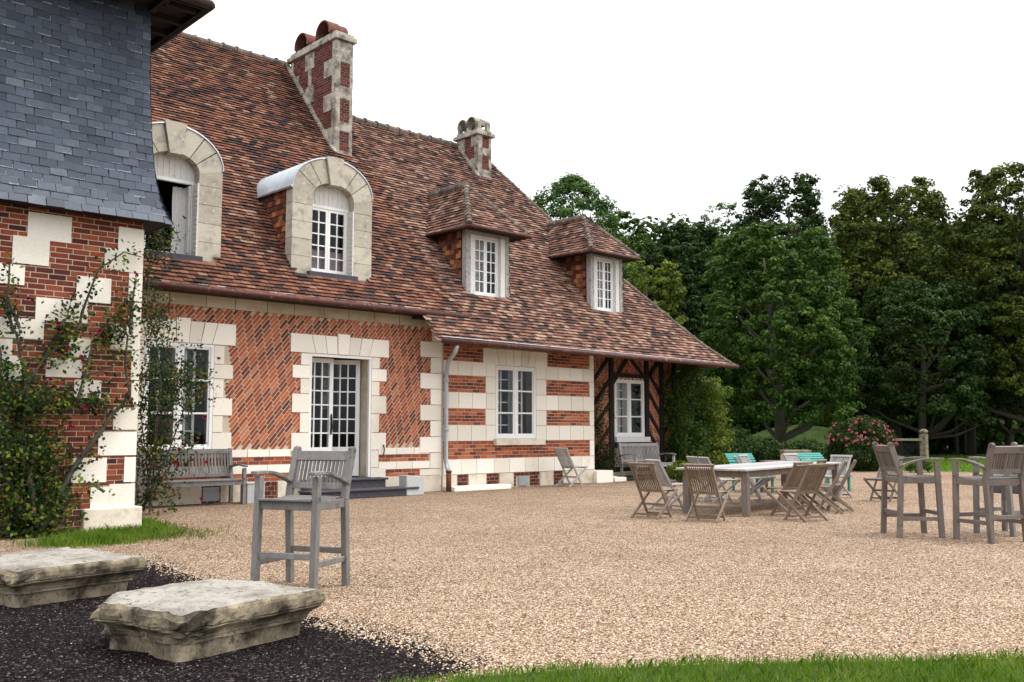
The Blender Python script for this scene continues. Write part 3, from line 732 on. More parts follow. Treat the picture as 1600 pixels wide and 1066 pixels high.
# --- gutters and downpipe
def gutter(pts, name='gutter', r_=.055, parent=None, m='copper'):
    g = MB(); g.tube(pts, r_, 10); return part(g, name, M[m], parent, smooth=True)
gutter([(4.0,15.66,3.69),(13.22,15.66,3.69)]); gutter([(12.12,15.14,3.09),(17.5,15.12,3.05),(22.35,15.1,3.02)])
m = MB(); m.tube([(4.0,15.72,3.775),(13.2,15.72,3.775)], .012, 5); m.tube([(12.14,15.2,3.17),(22.3,15.18,3.10)], .012, 5); part(m, 'flashing', M['zinc'])
m = MB(); m.tube([(12.55,15.2,3.02),(12.56,15.3,2.86),(12.75,15.75,2.70),(12.97,16.06,2.52),(12.98,16.08,2.4),(12.98,16.08,.62),(12.96,16.02,.52),(12.94,15.93,.42)], .048, 10)
for z in (2.35, 1.3): m.tube([(12.98,16.08,z-.03),(12.98,16.08,z+.03)], .058, 10)
dp = part(m, 'downpipe', M['zinc'], smooth=True)
m = MB(); m.tube([(12.94,15.93,.43),(12.94,15.93,0)], .058, 10); m.tube([(12.94,15.93,.40),(12.94,15.93,.44)], .068, 10); m.build('iron_shoe', M['rust'], dp, smooth=True)

# --- main roof
HIP = [(22.25,15.15,3.02),(21.96,15.29,3.2),(21.42,15.62,3.60),(20.94,16.05,4.12),(20.15,16.85,5.08),(19.22,17.72,6.12),(18.47,18.55,7.12),(17.92,19.35,8.08),(17.62,19.75,8.56),(17.42,20.2,9.10)]
def hipX(Y):
    for (a, b) in zip(HIP[:-1], HIP[1:]):
        if a[1] <= Y <= b[1]: return a[0]+(b[0]-a[0])*(Y-a[1])/(b[1]-a[1])
    return HIP[0][0] if Y < HIP[0][1] else HIP[-1][0]
D1 = (6.02,7.83); D2 = (9.27,11.10); D3 = (13.62,14.93); D4 = (17.68,18.91)
def hole(X, Y):
    if D1[0]+.05 < X < D1[1]-.05 and FY-.05 < Y < 17.55: return True
    if D2[0]+.05 < X < D2[1]-.05 and FY-.05 < Y < 17.55: return True
    if D3[0]+.05 < X < D3[1]-.05 and FY-.05 < Y < 17.6: return True
    if D4[0]+.05 < X < D4[1]-.05 and FY-.05 < Y < 17.5: return True
    if 11.97 < X < 12.43 and 19.1 < Y < 21.6: return True
    return False
m = MB()
Y0 = 15.68
tiles(m, (2.0, Y0, roofz(Y0)+.035), (1,0,0), (0,1,S_), 11.2, (21.37-Y0)*SL, .168, .098,
      lambda u, v: 2.0+u < 13.2-.25*min(1, v/1.0) and not hole(2.0+u, Y0+v/SL))
part(m, 'main_roof', M['tile'])
m = MB(); YW = 15.16
def in_wing(u, v):
    X, Y = 12.14+u, YW+v/SL
    if Y > 15.75 and X < 12.75: return False
    return X < hipX(Y)+.02 and not hole(X, Y)
tiles(m, (12.14, YW, roofz(YW)), (1,0,0), (0,1,S_), 10.4, (20.2-YW)*SL, .168, .098, in_wing)
wing_roof = part(m, 'wing_roof', M['tile_worn'])
# roof boarding under the tiles, rear slopes and hip end
m = MB()
def slab_cells(x0, x1, ya, yb, dz, xr=None):
    n = 40
    for i in range(n):
        a = ya+(yb-ya)*i/n; b = ya+(yb-ya)*(i+1)/n
        step = .25; k = x0
        while k < x1-1e-6:
            k2 = min(k+step, x1)
            if xr and (k+k2)/2 > xr((a+b)/2): break
            if not hole((k+k2)/2, (a+b)/2): m.add([(k,a,roofz(a)+dz),(k2,a,roofz(a)+dz),(k2,b,roofz(b)+dz),(k,b,roofz(b)+dz)], [(0,1,2,3)])
            k = k2
slab_cells(2.0, 12.95, 15.68, 21.37, 0.0); slab_cells(12.15, 22.4, 15.16, 20.2, -.02, lambda Y: hipX(Y)+.05)
part(m, 'roof_boarding', M['soffit'])
m = MB()
m.add([(2,21.37,10.5),(12.95,21.37,10.5),(12.95,26.6,4.3),(2,26.6,4.3)], [(0,1,2,3)])
m.add([(12.95,20.2,9.1),(17.42,20.2,9.1),(22.3,25.2,3.1),(12.95,25.2,3.1)], [(0,1,2,3)])
part(m, 'rear_roof', M['tile'])
m = MB()
for a, b in zip(HIP[:-1], HIP[1:]):
    ar, br = (a[0], 40.4-a[1], a[2]), (b[0], 40.4-b[1], b[2]); m.add([a, ar, br, b], [(0,1,2,3)])
part(m, 'hip_end', M['tile_worn'])
m = MB()
tiles(m, (12.95,21.37,10.5), (-1,0,0), (0,-1,-S_), .01, .01, .17, .1, lambda u, v: False)
m.box(12.1, 13.22, 15.72, FY, 3.60, 3.66)
m.add([(2,15.7,3.66),(12.95,15.7,3.66),(12.95,FY,3.66),(2,FY,3.66)], [(3,2,1,0)])
m.add([(12.95,15.18,3.03),(22.2,15.18,3.0),(22.2,FY,3.28),(12.95,FY,3.28)], [(3,2,1,0)])
m.add([(17.75,FY,3.28),(22.2,FY,3.28),(22.2,TY,3.5),(17.75,TY,3.5)], [(3,2,1,0)])
part(m, 'eave_soffit', M['soffit'])
def ridge_run(m, pts, r_=.11, L=.36):
    for p, q in zip(pts[:-1], pts[1:]):
        p, q = Vector(p), Vector(q); d = q-p; n = max(1, round(d.length/L)); d.normalize(); ln = (q-p).length/n
        for i in range(n):
            a = p+d*ln*i; b = a+d*(ln*.99)
            rj = r_*U(.93,1.06); m.tube([a, a+d*ln*.12, a+d*ln*.13, b], [rj*1.2, rj*1.2, rj, rj*.97], 9)
for rp_, rr_ in (([(2,21.37,10.50),(12.0,21.37,10.50)],.12),([(12.5,20.2,9.10),(16.7,20.2,9.10)],.11),([(17.05,20.2,9.1),(17.42,20.2,9.1)],.11)):
    m = MB(); ridge_run(m, rp_, rr_); part(m, 'ridge_tiles', M['ridge'])
m = MB(); ridge_run(m, [(a,b-.02,c+.005) for a,b,c in HIP], .06, .24); part(m, 'hip_tiles', M['ridge'])

# --- chimneys: limestone quoins with brick panels
def chimney(x0, x1, y0, y1, zb, zt, front, side, pots, pr):
    c = MB(); c.box(x0, x1, y0, y1, zb, zt); ch = part(c, 'chimney', M['mortar_dark'])
    for (a0, a1, z0, z1) in front: b = MB(); courses(b, x0+a0*(x1-x0), x0+a1*(x1-x0), z0, z1, y0, .13, .055, .012); b.build('brick_panel', M['brick_dark'], ch)
    b = MB()
    for (a0, a1, z0, z1) in side:
        t = MB(); courses(t, a0, a1, z0, z1, 0, .15, .055, .012)
        b.add([(x0+y_, x_, z_) for x_, y_, z_ in t.v], [f[::-1] for f in t.f])
    b.build('brick_panel', M['brick_dark'], ch)
    return ch
def yblock(mb, y0, y1, z0, z1, X, pr=.016): mb.box(X-pr, X+.02, y0+.004, y1-.004, z0+.004, z1-.004)
C1 = (11.97, 12.44, 19.05, 21.12)
ch = chimney(*C1, 6.9, 10.52, [(.28,.82,9.42,9.98),(.28,.82,8.56,9.08),(.28,.82,7.85,8.3)],
    [(19.1,21.1,7.3,10.5)], None, 0)
s = MB()
for z0, z1 in ((10.0,10.5),(9.1,9.4),(8.32,8.55),(7.0,7.83)): s.box(C1[0]+.004, C1[1]-.004, C1[2]-.018, C1[2]+.03, z0, z1)
for z0, z1 in ((9.42,9.98),(8.56,9.08),(7.85,8.3)):
    s.box(C1[0], C1[0]+.12, C1[2]-.02, C1[2]+.03, z0-.02, z1+.02); s.box(C1[1]-.085, C1[1], C1[2]-.02, C1[2]+.03, z0-.02, z1+.02)
s.build('chimney_stone', M['stone_chimney'], ch); s = MB(); s2 = MB(); s3 = MB()
i = 0; z = 10.5
while z > 7.2:
    a = z-.42; yblock(s, C1[2]-.018, C1[2]+(.14 if i % 2 == 0 else .50), a, z, C1[0])
    if z > 8.8: yblock(s2, 20.0+(.12 if i % 2 else 0), 20.28+(.14 if i % 2 == 0 else 0), a, z, C1[0])
    if z > 9.9: yblock(s3, 20.98-(.26 if i % 2 else 0), 21.12, a, z, C1[0])
    z = a; i += 1
for s in (s, s2, s3): s.build('chimney_stone', M['stone_chimney'], ch)
s = MB(); s.box(C1[0]-.07, C1[1]+.07, C1[2]-.08, C1[3]+.12, 10.52, 10.64); s.box(C1[0]-.03, C1[1]+.03, C1[2]-.02, C1[3]+.03, 10.64, 10.72); s.build('cap', M['stone_chimney'], ch, bevel=.01)
s = MB(); s.beam((C1[0]-.03, 19.0, roofz(19.0)+.06), (C1[0]-.03, 21.3, roofz(21.3)+.06), .10, .14); s.build('flashing', M['stone_chimney'], ch)
def barrel(parent, x0, x1, yc, zc, r_, m):
    b = MB(); n = 14; t = .035
    for k in range(n):
        a0, a1 = R(-12)+R(204)*k/n, R(-12)+R(204)*(k+1)/n
        P = lambda a, rr, x: (x, yc+rr*math.cos(a), zc+rr*math.sin(a))
        b.add([P(a0,r_,x0),P(a0,r_,x1),P(a1,r_,x1),P(a1,r_,x0),P(a0,r_-t,x0),P(a0,r_-t,x1),P(a1,r_-t,x1),P(a1,r_-t,x0)], [(0,3,2,1),(4,5,6,7),(0,4,7,3),(1,2,6,5)])
    b.build('pot', m, parent)
    k_ = MB(); xm = x0+(x1-x0)*.8; k_.prism_y([(r_*.88*math.cos(R(a)), r_*.88*math.sin(R(a))) for a in range(0,181,20)], 0, .02); k_.v = [(xm+y, yc+x, zc+z) for x, y, z in k_.v]; k_.build('dark_back_plate', M['soffit'], parent)  # dark plate added inside the pot so that its open end looks black
M['pot'] = plain('terracotta_pot', (.15,.062,.045), .85, .45, 12, dirt=(9,(.20,.17,.14),.55))
for yc, zc in ((20.62,10.83),(19.62,10.83)):
    barrel(ch, C1[0]-.04, C1[0]+.30, yc, zc, .31, M['pot']); barrel(ch, C1[0]+.29, C1[1]+.05, yc, zc, .29, M['pot'])
s = MB()
for y in (19.3,19.92,20.33,20.92,20.0):
    for x in (C1[0]+.02, C1[0]+.3): s.box(x, x+.1, y-.05, y+.05, 10.7, 10.82)
s.build('pot_support', M['brick_dark'], ch)
C2 = (16.66, 17.14, 19.36, 20.22)
ch = chimney(*C2, 7.6, 9.27, [(.35,.82,8.95,9.25),(.35,.82,8.35,8.72)], [(19.45,20.2,8.2,9.27)], None, 0)
s = MB()
for z0, z1 in ((8.74,8.93),(7.7,8.33)): s.box(C2[0], C2[1], C2[2]-.018, C2[2]+.03, z0, z1)
for z0, z1 in ((8.95,9.25),(8.35,8.72)):
    s.box(C2[0], C2[0]+.15, C2[2]-.02, C2[2]+.03, z0-.02, z1+.02); s.box(C2[1]-.09, C2[1], C2[2]-.02, C2[2]+.03, z0-.02, z1+.02)
yblock(s, C2[2]-.018, C2[2]+.26, 8.98, 9.26, C2[0]); yblock(s, C2[2]-.018, C2[2]+.12, 8.66, 8.97, C2[0]); yblock(s, C2[2]-.018, C2[2]+.3, 8.34, 8.65, C2[0]); s2 = MB(); yblock(s2, 19.86, 20.22, 8.9, 9.26, C2[0]); s2.build('chimney_stone', M['stone_chimney'], ch)
s.build('chimney_stone', M['stone_chimney'], ch)
s = MB(); s.box(C2[0]-.09, C2[1]+.09, C2[2]-.09, C2[3]+.09, 9.27, 9.37); s.box(C2[0]-.02, C2[1]+.02, C2[2]-.02, C2[3]+.02, 9.37, 9.45); s.build('cap', M['stone_chimney'], ch, bevel=.01)
for yc in (19.62, 20.0): barrel(ch, C2[0]-.03, C2[1]+.03, yc, 9.62, .2, M['stone_chimney'])
s = MB()
for y in (19.42,19.81,20.19):
    for x in (C2[0]+.02, C2[1]-.14): s.box(x, x+.12, y-.045, y+.045, 9.44, 9.66)
s.build('pot_support', M['stone_chimney'], ch)
s = MB(); s.beam((C2[0]-.03, 19.3, roofz(19.3)+.05), (C2[0]-.03, 20.2, roofz(20.2)+.05), .08, .12); s.build('flashing', M['stone_chimney'], ch)

# --- tile-hung cheek on a plane X = const, facing -X or +X
def cheek(parent, X, y0, ztop, face):
    m = MB(); yb = FY+(ztop-4.3)/S_
    m.add([(X,y0,roofz(y0)-.1),(X,y0,ztop),(X,yb,ztop)], [(0,1,2)] if face > 0 else [(2,1,0)])
    bk = m.build('cheek_backing', M['soffit'], parent)
    m = MB()
    org = (X, yb, 4.2) if face < 0 else (X, y0, 4.2)
    tiles(m, org, (0,-1,0) if face < 0 else (0,1,0), (0,0,1), yb-y0, ztop-4.2, .165, .115,
          (lambda u, v: u > .0 and 4.2+v > roofz(yb-u)-.04 and 4.2+v < ztop-.02 and u < yb-y0-.06) if face < 0 else
          (lambda u, v: 4.2+v > roofz(y0+u)-.04 and 4.2+v < ztop-.02), th=.016)
    m.build('cheek', M['tile_hung'], parent)

# --- arched limestone dormers
def arch_dormer(cx, open_left):
    a_, b_ = .915, .68; ai, zi, bi = .475, 5.84, .31; zc = 5.95; dep = .24; Y = FY
    back = MB()
    d = MB()
    # backing behind the stones (ring of jambs)
    for sgn in (-1, 1):
        zl = [4.22, 4.62, 4.96, 5.30, 5.64, 5.95]
        for z0, z1 in zip(zl[:-1], zl[1:]):
            xa, xb = cx+sgn*ai, cx+sgn*a_
            d.box(min(xa,xb), max(xa,xb), Y-U(-.003,.003), Y+dep, z0+.004, z1-.004)
    n = 7; T = [180, 150, 127, 103, 77, 53, 30, 0]
    for i in range(n):
        t0, t1 = R(T[i]), R(T[i+1]); k = i == n//2
        sub = 4; poly = []
        g = .012
        for j in range(sub+1):
            t = t0-g+(t1-t0+2*g)*j/sub; e = .05 if k else 0
            poly.append((cx+(a_+e*.3)*math.cos(t), zc+(b_+e)*math.sin(t)))
        inn = []
        for j in range(sub+1):
            t = t0-g*1.5+(t1-t0+3*g)*j/sub; inn.append((cx+ai*math.cos(t), zi+(bi-(.04 if k else 0))*math.sin(t)))
        poly = inn + poly[::-1]
        d.prism_y(poly, Y-(.05 if k else 0)-U(0,.004), Y+dep)
    dm = part(d, 'dormer', M['stone_dormer'])
    # tympanum boards and window
    t = MB(); pts = [(cx+ai*math.cos(R(x)), zi+bi*math.sin(R(x))) for x in range(0, 181, 12)]
    t.prism_y(pts + [(cx-ai, 5.70), (cx+ai, 5.70)], Y+.19, Y+.22)
    for k in range(9): xx = cx-ai+.05+k*.105; t.box(xx, xx+.012, Y+.182, Y+.191, 5.75, zi+bi*math.sqrt(max(0,1-((xx-cx)/ai)**2))-.02)
    t.build('tympanum', M['white_worn'], dm)
    w = MB(); frame_rect(w, cx-ai, cx+ai, 4.34, 5.72, Y+.18, Y+.25, .055); w.build('window_frame', M['white'], dm)
    x0, x1 = cx-ai+.055, cx+ai-.055
    if not open_left:
        for a, b in ((x0, cx-.002), (cx+.002, x1)):
            m = MB(); st = .05; c, e = 4.40, 5.66; yy = Y+.19
            frame_rect(m, a, b, c, e, yy, yy+.04, st); m.box((a+b)/2-.012, (a+b)/2+.012, yy+.003, yy+.036, c+st, e-st)
            for i in range(1, 5): z = c+st+(e-c-2*st)*i/5; m.box(a+st, b-st, yy+.006, yy+.033, z-.012, z+.012)
            m.build('casement', M['white'], dm)
            g = MB(); g.add([(a+st,yy+.02,c+st),(b-st,yy+.02,c+st),(b-st,yy+.02,e-st),(a+st,yy+.02,e-st)], [(0,1,2,3)]); g.build('pane', M['glass'], dm)
        drape(dm, x0, x1, 4.42, 4.85, Y+.33, 'floral', 22, .02)
    else:
        drape(dm, cx+.14, cx+.50, 4.40, 5.62, Y+.34, 'curtain', 20, .025)
        m = MB(); m.box(cx-ai+.06, cx-ai+.10, Y+.2, Y+.62, 4.42, 5.64); m.box(cx+ai-.10, cx+ai-.06, Y+.2, Y+.62, 4.42, 5.64); m.build('casement', M['white_worn'], dm)
    m = MB(); xs = cx+ai-.02
    m.box(xs-.022, xs+.005, Y-.035, Y+.18, 4.33, 5.66)
    for k in range(14): m.box(xs-.03, xs-.02, Y-.03, Y+.12, 4.42+k*.085, 4.45+k*.085)
    m.build('shutter', M['white_worn'], dm)
    m = MB(); m.box(cx-ai-.1, cx+ai+.06, Y-.10, Y+.1, 4.225, 4.335); m.build('sill', M['step'], dm)
    for sgn in (-1, 1):
        cheek(dm, cx+sgn*(a_-.03), Y+dep, 5.98, sgn)
    # barrel roof of zinc
    m = MB(); N = 18; e = .035
    e = .02
    ring = [(cx+(a_+e)*math.cos(R(180-180*i/N)), zc+.01+(b_+e)*math.sin(R(180-180*i/N))) for i in range(N+1)]
    o = 0
    for (x, z) in ring: m.v.append((x, Y-.018, z))
    for (x, z) in ring: m.v.append((x, FY+(z-4.3)/S_+.1, z))
    for i in range(N): m.f.append((i, i+1, N+2+i, N+1+i))
    for (x, z) in ring: m.v.append((cx+(x-cx)*.975, Y-.018, zc+(z-zc)*.965))
    for i in range(N): m.f.append((i+1, i, 2*(N+1)+i, 2*(N+1)+i+1))
    m.build('dormer_roof', M['zinc'], dm, smooth=True)
    m = MB(); m.tube([(cx-a_-.03, Y-.03, zc), (cx-a_-.03, FY+(zc-4.3)/S_+.12, zc+.01)], .03, 6); m.build('flashing', M['zinc'], dm)
    return dm
arch_dormer(6.92, True); arch_dormer(10.185, False)

# --- hipped tile dormers
def hip_dormer(x0, x1, ex0, ex1, ze, yf, zr, yr):
    Y = FY; cx = (x0+x1)/2
    d = MB()
    for a, b in ((x0, x0+.13), (x1-.13, x1)): d.box(a, b, Y, Y+.14, 4.22, 5.80)
    d.box(x0+.13, x1-.13, Y+.01, Y+.14, 5.66, 5.80)
    dm = part(d, 'dormer', M['grey_wood'])
    m = MB(); m.box(x0+.13, x1-.13, Y+.02, Y+.16, 4.20, 4.30); m.box(x0-.02, x1+.02, Y-.07, Y+.02, 4.19, 4.245); m.build('sill', M['zinc'], dm)
    a, b = x0+.30, x1-.30
    w = MB(); frame_rect(w, a-.03, b+.03, 4.30, 5.66, Y+.10, Y+.15, .04); w.build('window_frame', M['white'], dm)
    for p, q in ((a+.01, (a+b)/2-.002), ((a+b)/2+.002, b-.01)):
        mm = MB(); st = .045; c, e = 4.345, 5.61; yy = Y+.105
        frame_rect(mm, p, q, c, e, yy, yy+.035, st); mm.box((p+q)/2-.011, (p+q)/2+.011, yy+.003, yy+.03, c+st, e-st)
        for i in range(1, 5): z = c+st+(e-c-2*st)*i/5; mm.box(p+st, q-st, yy+.006, yy+.028, z-.011, z+.011)
        mm.build('casement', M['white'], dm)
        g = MB(); g.add([(p+st,yy+.018,c+st),(q-st,yy+.018,c+st),(q-st,yy+.018,e-st),(p+st,yy+.018,e-st)], [(0,1,2,3)]); g.build('pane', M['glass'], dm)
    drape(dm, a+.03, (a+b)/2+.15, 4.4, 5.6, Y+.26, 'curtain', 18, .02)
    for p, q, yo in ((x0+.132, a-.032, .03), (b+.032, x1-.132, .031)):
        mm = MB(); mm.box(p, q, Y+yo-.02, Y+yo+.09, 4.305, 5.655)
        for k in range(3): mm.box(p+.04, p+.055, Y+yo-.025, Y+yo-.019, 4.5+k*.45, 4.54+k*.45)
        mm.build('shutter', M['white_worn'], dm)
    cheek(dm, x0+.02, Y+.14, 5.72, -1); cheek(dm, x1-.02, Y+.14, 5.72, 1)
    # roof
    eL, eR = Vector((ex0, yf, ze)), Vector((ex1, yf, ze)); rp = Vector(((ex0+ex1)/2, yr, zr))
    yb = FY+(ze-4.3)/S_; rb = Vector((rp.x, FY+(zr-4.3)/S_, zr)); bL, bR = Vector((ex0, yb, ze)), Vector((ex1, yb, ze))
    u = MB(); u.add([eL, eR, rp], [(0,1,2)]); u.add([eL, rp, rb, bL], [(0,1,2,3)]); u.add([eR, bR, rb, rp], [(0,1,2,3)])
    u.add([eL, bL, bR, eR], [(0,1,2,3)])
    u.v = [(x, y, z-.02) for x, y, z in u.v]; u.build('roof_boarding', M['soffit'], dm)
    t = MB()
    def face(o, ud, vd, wd, ht, ins): tiles(t, o, ud, vd, wd, ht, .165, .10, ins, .036)
    half = (ex1-ex0)/2
    vd = (rp-(eL+eR)/2); H = vd.length
    face(eL, (1,0,0), vd, 2*half, H, lambda a, v: half*v/H-.04 < a < 2*half-half*v/H+.04 and v < H)
    # left slope: u runs from back to front so that u x v points outward
    Ls = (rp-eL); vL = Vector((rp.x-ex0, 0, zr-ze)); HL = vL.length; lenL = yb-yf
    kf = (yr-yf)/HL; kb = (rb.y-yb)/HL
    face(bL, (0,-1,0), vL, lenL, HL, lambda a, v: -kb*v-.02 < a < lenL-kf*v+.04 and v < HL) if False else None
    face(Vector((ex0, yb+1.4, ze)), (0,-1,0), vL, lenL+1.4, HL, lambda a, v: 1.4-kb*v-.05 < a < lenL+1.4-kf*v+.04 and v < HL)
    vR = Vector((rp.x-ex1, 0, zr-ze)); face(eR, (0,1,0), vR, lenL+1.4, HL, lambda a, v: kf*v-.04 < a < lenL+kb*v+.05 and v < HL)
    t.build('dormer_roof', M['tile_worn'], dm)
    t = MB(); ridge_run(t, [rp+Vector((0,0,.02)), rb+Vector((0,0,.02))], .10, .3)
    ridge_run(t, [eL+Vector((0,0,.03)), rp], .065, .16); ridge_run(t, [eR+Vector((0,0,.03)), rp], .065, .16)
    t.build('ridge_tiles', M['ridge'], dm)
    g = MB(); g.tube([eL+Vector((-.03,-.03,-.02)), eR+Vector((.03,-.03,-.02))], .035, 8); g.tube([eL+Vector((-.03,-.03,-.02)), bL+Vector((-.03,0,-.02))], .035, 8); g.tube([eR+Vector((.03,-.03,-.02)), bR+Vector((.03,0,-.02))], .035, 8)
    g.build('gutter', M['copper'], dm, smooth=True)
hip_dormer(*D3, 13.42, 15.22, 5.75, 15.86, 6.98, 17.05); hip_dormer(*D4, 17.38, 19.17, 5.72, 15.90, 6.80, 16.95)

# ================================================================== THE SLATE-HUNG TOWER
tower = thing('slate_hung_tower', 'brick and stone chequered corner tower hung with blue grey slates', 'tower', (3.5, 12.7, 0))
TWX, TWY = 5.03, 12.7
def tpart(mb, name, m, **k):
    o = mb.build(name, m, tower, **k); o.location = -tower.location; return o
m = MB(); m.box(-3, TWX, TWY, 15.9, 0, 4.3); tpart(m, 'wall', M['mortar'])
m = MB(); courses(m, 1.2, TWX, .0, 4.2, TWY, .215, .0585, .012, flemish=False); tpart(m, 'brickwork', M['brick_tower'])
m = MB()
def zb(o, s, x0, y0, x1, y1): return [(o[0]+x0/s, o[1]+y0/s), (o[0]+x1/s, o[1]+y1/s)]
tw = [((0,250),175,335,440,500),((0,250),80,475,303,645),((0,250),-150,635,152,760),((0,250),733,420,888,568),((0,250),648,555,884,690),((0,250),797,700,880,872),((0,250),475,722,683,880),
      ((0,250),222,858,540,998),((0,250),-200,968,270,1095),((0,250),824,880,879,1022),((0,500),685,30,868,185),((0,500),425,112,560,232),((0,500),285,235,505,355),((0,500),-120,215,135,372),((0,500),-120,112,75,212),
      ((0,500),460,370,622,482),((0,500),812,190,868,372),((0,500),812,376,866,520),((0,500),702,540,856,678),((0,500),608,690,852,836),((0,500),445,850,655,1005),((0,500),768,845,850,1000),((0,500),675,1010,848,1165),((0,500),-100,580,50,710),((0,500),-100,900,60,1025),((0,500),560,1030,670,1165),
      ((0,250),-500,760,-160,900),((0,500),-420,400,-130,560),((0,500),-480,700,-150,850)]
for o, x0, y0, x1, y1 in tw:
    (a, b), (c, d) = zb(o, 3.9475, x0, y0, x1, y1)
    X0, Z1 = onY(a, b, TWY-.02); X1, Z0 = onY(c, d, TWY-.02)
    Z1b = onY(c, b, TWY-.02)[1]; Z0b = onY(a, d, TWY-.02)[1]
    zz1 = (onY((a+c)/2, b, TWY-.02)[1]); zz0 = (onY((a+c)/2, d, TWY-.02)[1])
    if X1 > TWX-.09: X1 = TWX+.012
    block(m, X0, X1, max(.27,zz0), zz1, TWY, .020, .02, .002)
tpart(m, 'stone_blocks', M['stone'])
m = MB(); m.box(4.38, TWX+.09, TWY-.09, TWY+.3, 0, .285); tpart(m, 'plinth_stone', M['stone_base'], bevel=.012)
m = MB(); m.box(2.6, 3.35, TWY-.07, TWY+.1, 0, .40); tpart(m, 'plinth_stone', M['stone_base'], bevel=.012)
# slate skirt: profile of outward flare by height
PROF = [(4.02,.285),(4.12,.235),(4.32,.165),(4.62,.105),(5.0,.065),(5.4,.04),(6.0,.015),(6.9,0.0)]
def off(z):
    for (a, b) in zip(PROF[:-1], PROF[1:]):
        if a[0] <= z <= b[0]: return a[1]+(b[1]-a[1])*(z-a[0])/(b[0]-a[0])
    return PROF[-1][1] if z > 6 else PROF[0][1]
m = MB()
for (z0, o0), (z1, o1) in zip(PROF[:-1], PROF[1:]):
    m.add([(-3,TWY-o0,z0),(TWX+o0,TWY-o0,z0),(TWX+o1,TWY-o1,z1),(-3,TWY-o1,z1)], [(0,1,2,3)])
    m.add([(TWX+o0,TWY-o0,z0),(TWX+o0,15.8,z0),(TWX+o1,15.8,z1),(TWX+o1,TWY-o1,z1)], [(0,1,2,3)])
m.add([(-3,TWY-.27,4.03),(TWX+.27,TWY-.27,4.03),(TWX+.27,15.8,4.03),(-3,15.8,4.03)], [(3,2,1,0)])
tpart(m, 'skirt_boarding', M['soffit'])
m = MB(); e = .106; z = 4.01; r = 0; rim = MB()
while z < 6.95:
    o0, o1 = off(z), off(z+e*1.6); w = .212
    for c in range(-1, 34):
        x0 = TWX+off(z)-.003-(c+1)*w-(w*.5 if r % 2 else 0)+U(-.006,.006)+(w*.5)
        x1 = min(x0+w-.007, TWX+off(z)-.002); x0 += .001
        if x1-x0 < .04 or x0 < -.5: continue
        zj = U(-.006,.006)+(U(-.02,.01) if random.random() < .08 else 0); h = .012+U(-.002,.004); hs = U(-.002,.002); xs = x1 if x1 < TWX+o1-.002 else TWX+o1-.002
        zt = z+e*1.6
        m.add([(x0,TWY-o0-h-hs,z+zj),(x1,TWY-o0-h+hs,z+zj+U(-.004,.004)),(xs,TWY-o1-.003,zt),(x0,TWY-o1-.003,zt),(x0,TWY-o0-h+.008,z+zj),(x1,TWY-o0-h+.008,z+zj)], [(0,1,2,3),(4,5,1,0),(4,0,3),(1,5,2)])
        if random.random() < .30:      # lime bloom along the lower and side edges of some slates
            yy = TWY-o0-h-.0035; k1 = U(0,.5)*(x1-x0); hh = U(.008,.026); slope = (o0-o1)/(zt-z)
            rim.add([(x0+k1,yy,z+zj+.001),(x1,yy,z+zj+.001),(x1,yy+slope*hh,z+zj+hh*U(.3,1)),(x0+k1,yy+slope*hh,z+zj+hh*U(.2,.8))], [(0,1,2,3)])
            if random.random() < .6:
                hv = U(.03,.085); ww = U(.006,.02); rim.add([(x1-ww*U(.4,1),yy,z+zj+.002),(x1-.001,yy,z+zj+.002),(x1-.001,yy+(h*.7+o0-o1)*hv/(zt-z),z+hv),(x1-ww*.5,yy+(h*.7+o0-o1)*hv/(zt-z),z+hv)], [(0,1,2,3)])
    for c in range(0, 14):      # return side
        y0 = TWY-o0+c*w-(w*.5 if r % 2 else 0); y1 = y0+w-.004; y0 = max(y0, TWY-o0+.002)
        if y1-y0 < .04: continue
        m.add([(TWX+o0+.012,y0,z),(TWX+o0+.012,y1,z),(TWX+o1+.003,y1,z+e*1.6),(TWX+o1+.003,y0,z+e*1.6)], [(0,1,2,3)])
    z += e; r += 1
tpart(m, 'slates', M['slate']); tag(tpart(rim, 'lime_bloom', M['lime']), kind='stuff')
m = MB(); ex, ey, ez = 5.54, 12.10, 7.06
m.add([(-3,ey,ez-.02),(ex,ey,ez-.02),(ex,18.5,ez-.02),(-3,18.5,ez-.02)], [(3,2,1,0)])
m.add([(-3,ey,ez),(ex,ey,ez),(2.6,15.2,10.6),(-3,15.2,10.6)], [(0,1,2,3)]); m.add([(ex,ey,ez),(ex,18.5,ez),(2.6,15.2,10.6)], [(0,1,2)])
m.box(-3, ex, ey, ey+.03, ez-.11, ez-.02); m.box(ex-.03, ex, ey+.03, 18.5, ez-.11, ez-.02)
for k in range(12): m.box(TWX+.02, ex-.035, 12.3+k*.5, 12.38+k*.5, ez-.10, ez-.021)
for k in range(16): m.box(-2.5+k*.5, -2.42+k*.5, ey+.035, TWY, ez-.10, ez-.021)
tpart(m, 'tower_roof', M['soffit'])
m = MB(); m.tube([(-3,ey-.05,ez-.04),(ex+.05,ey-.05,ez-.04)], .065, 9); m.tube([(ex+.05,ey-.05,ez-.04),(ex+.05,18.5,ez-.04)], .065, 9); tpart(m, 'gutter', M['gutter_dark'], smooth=True)

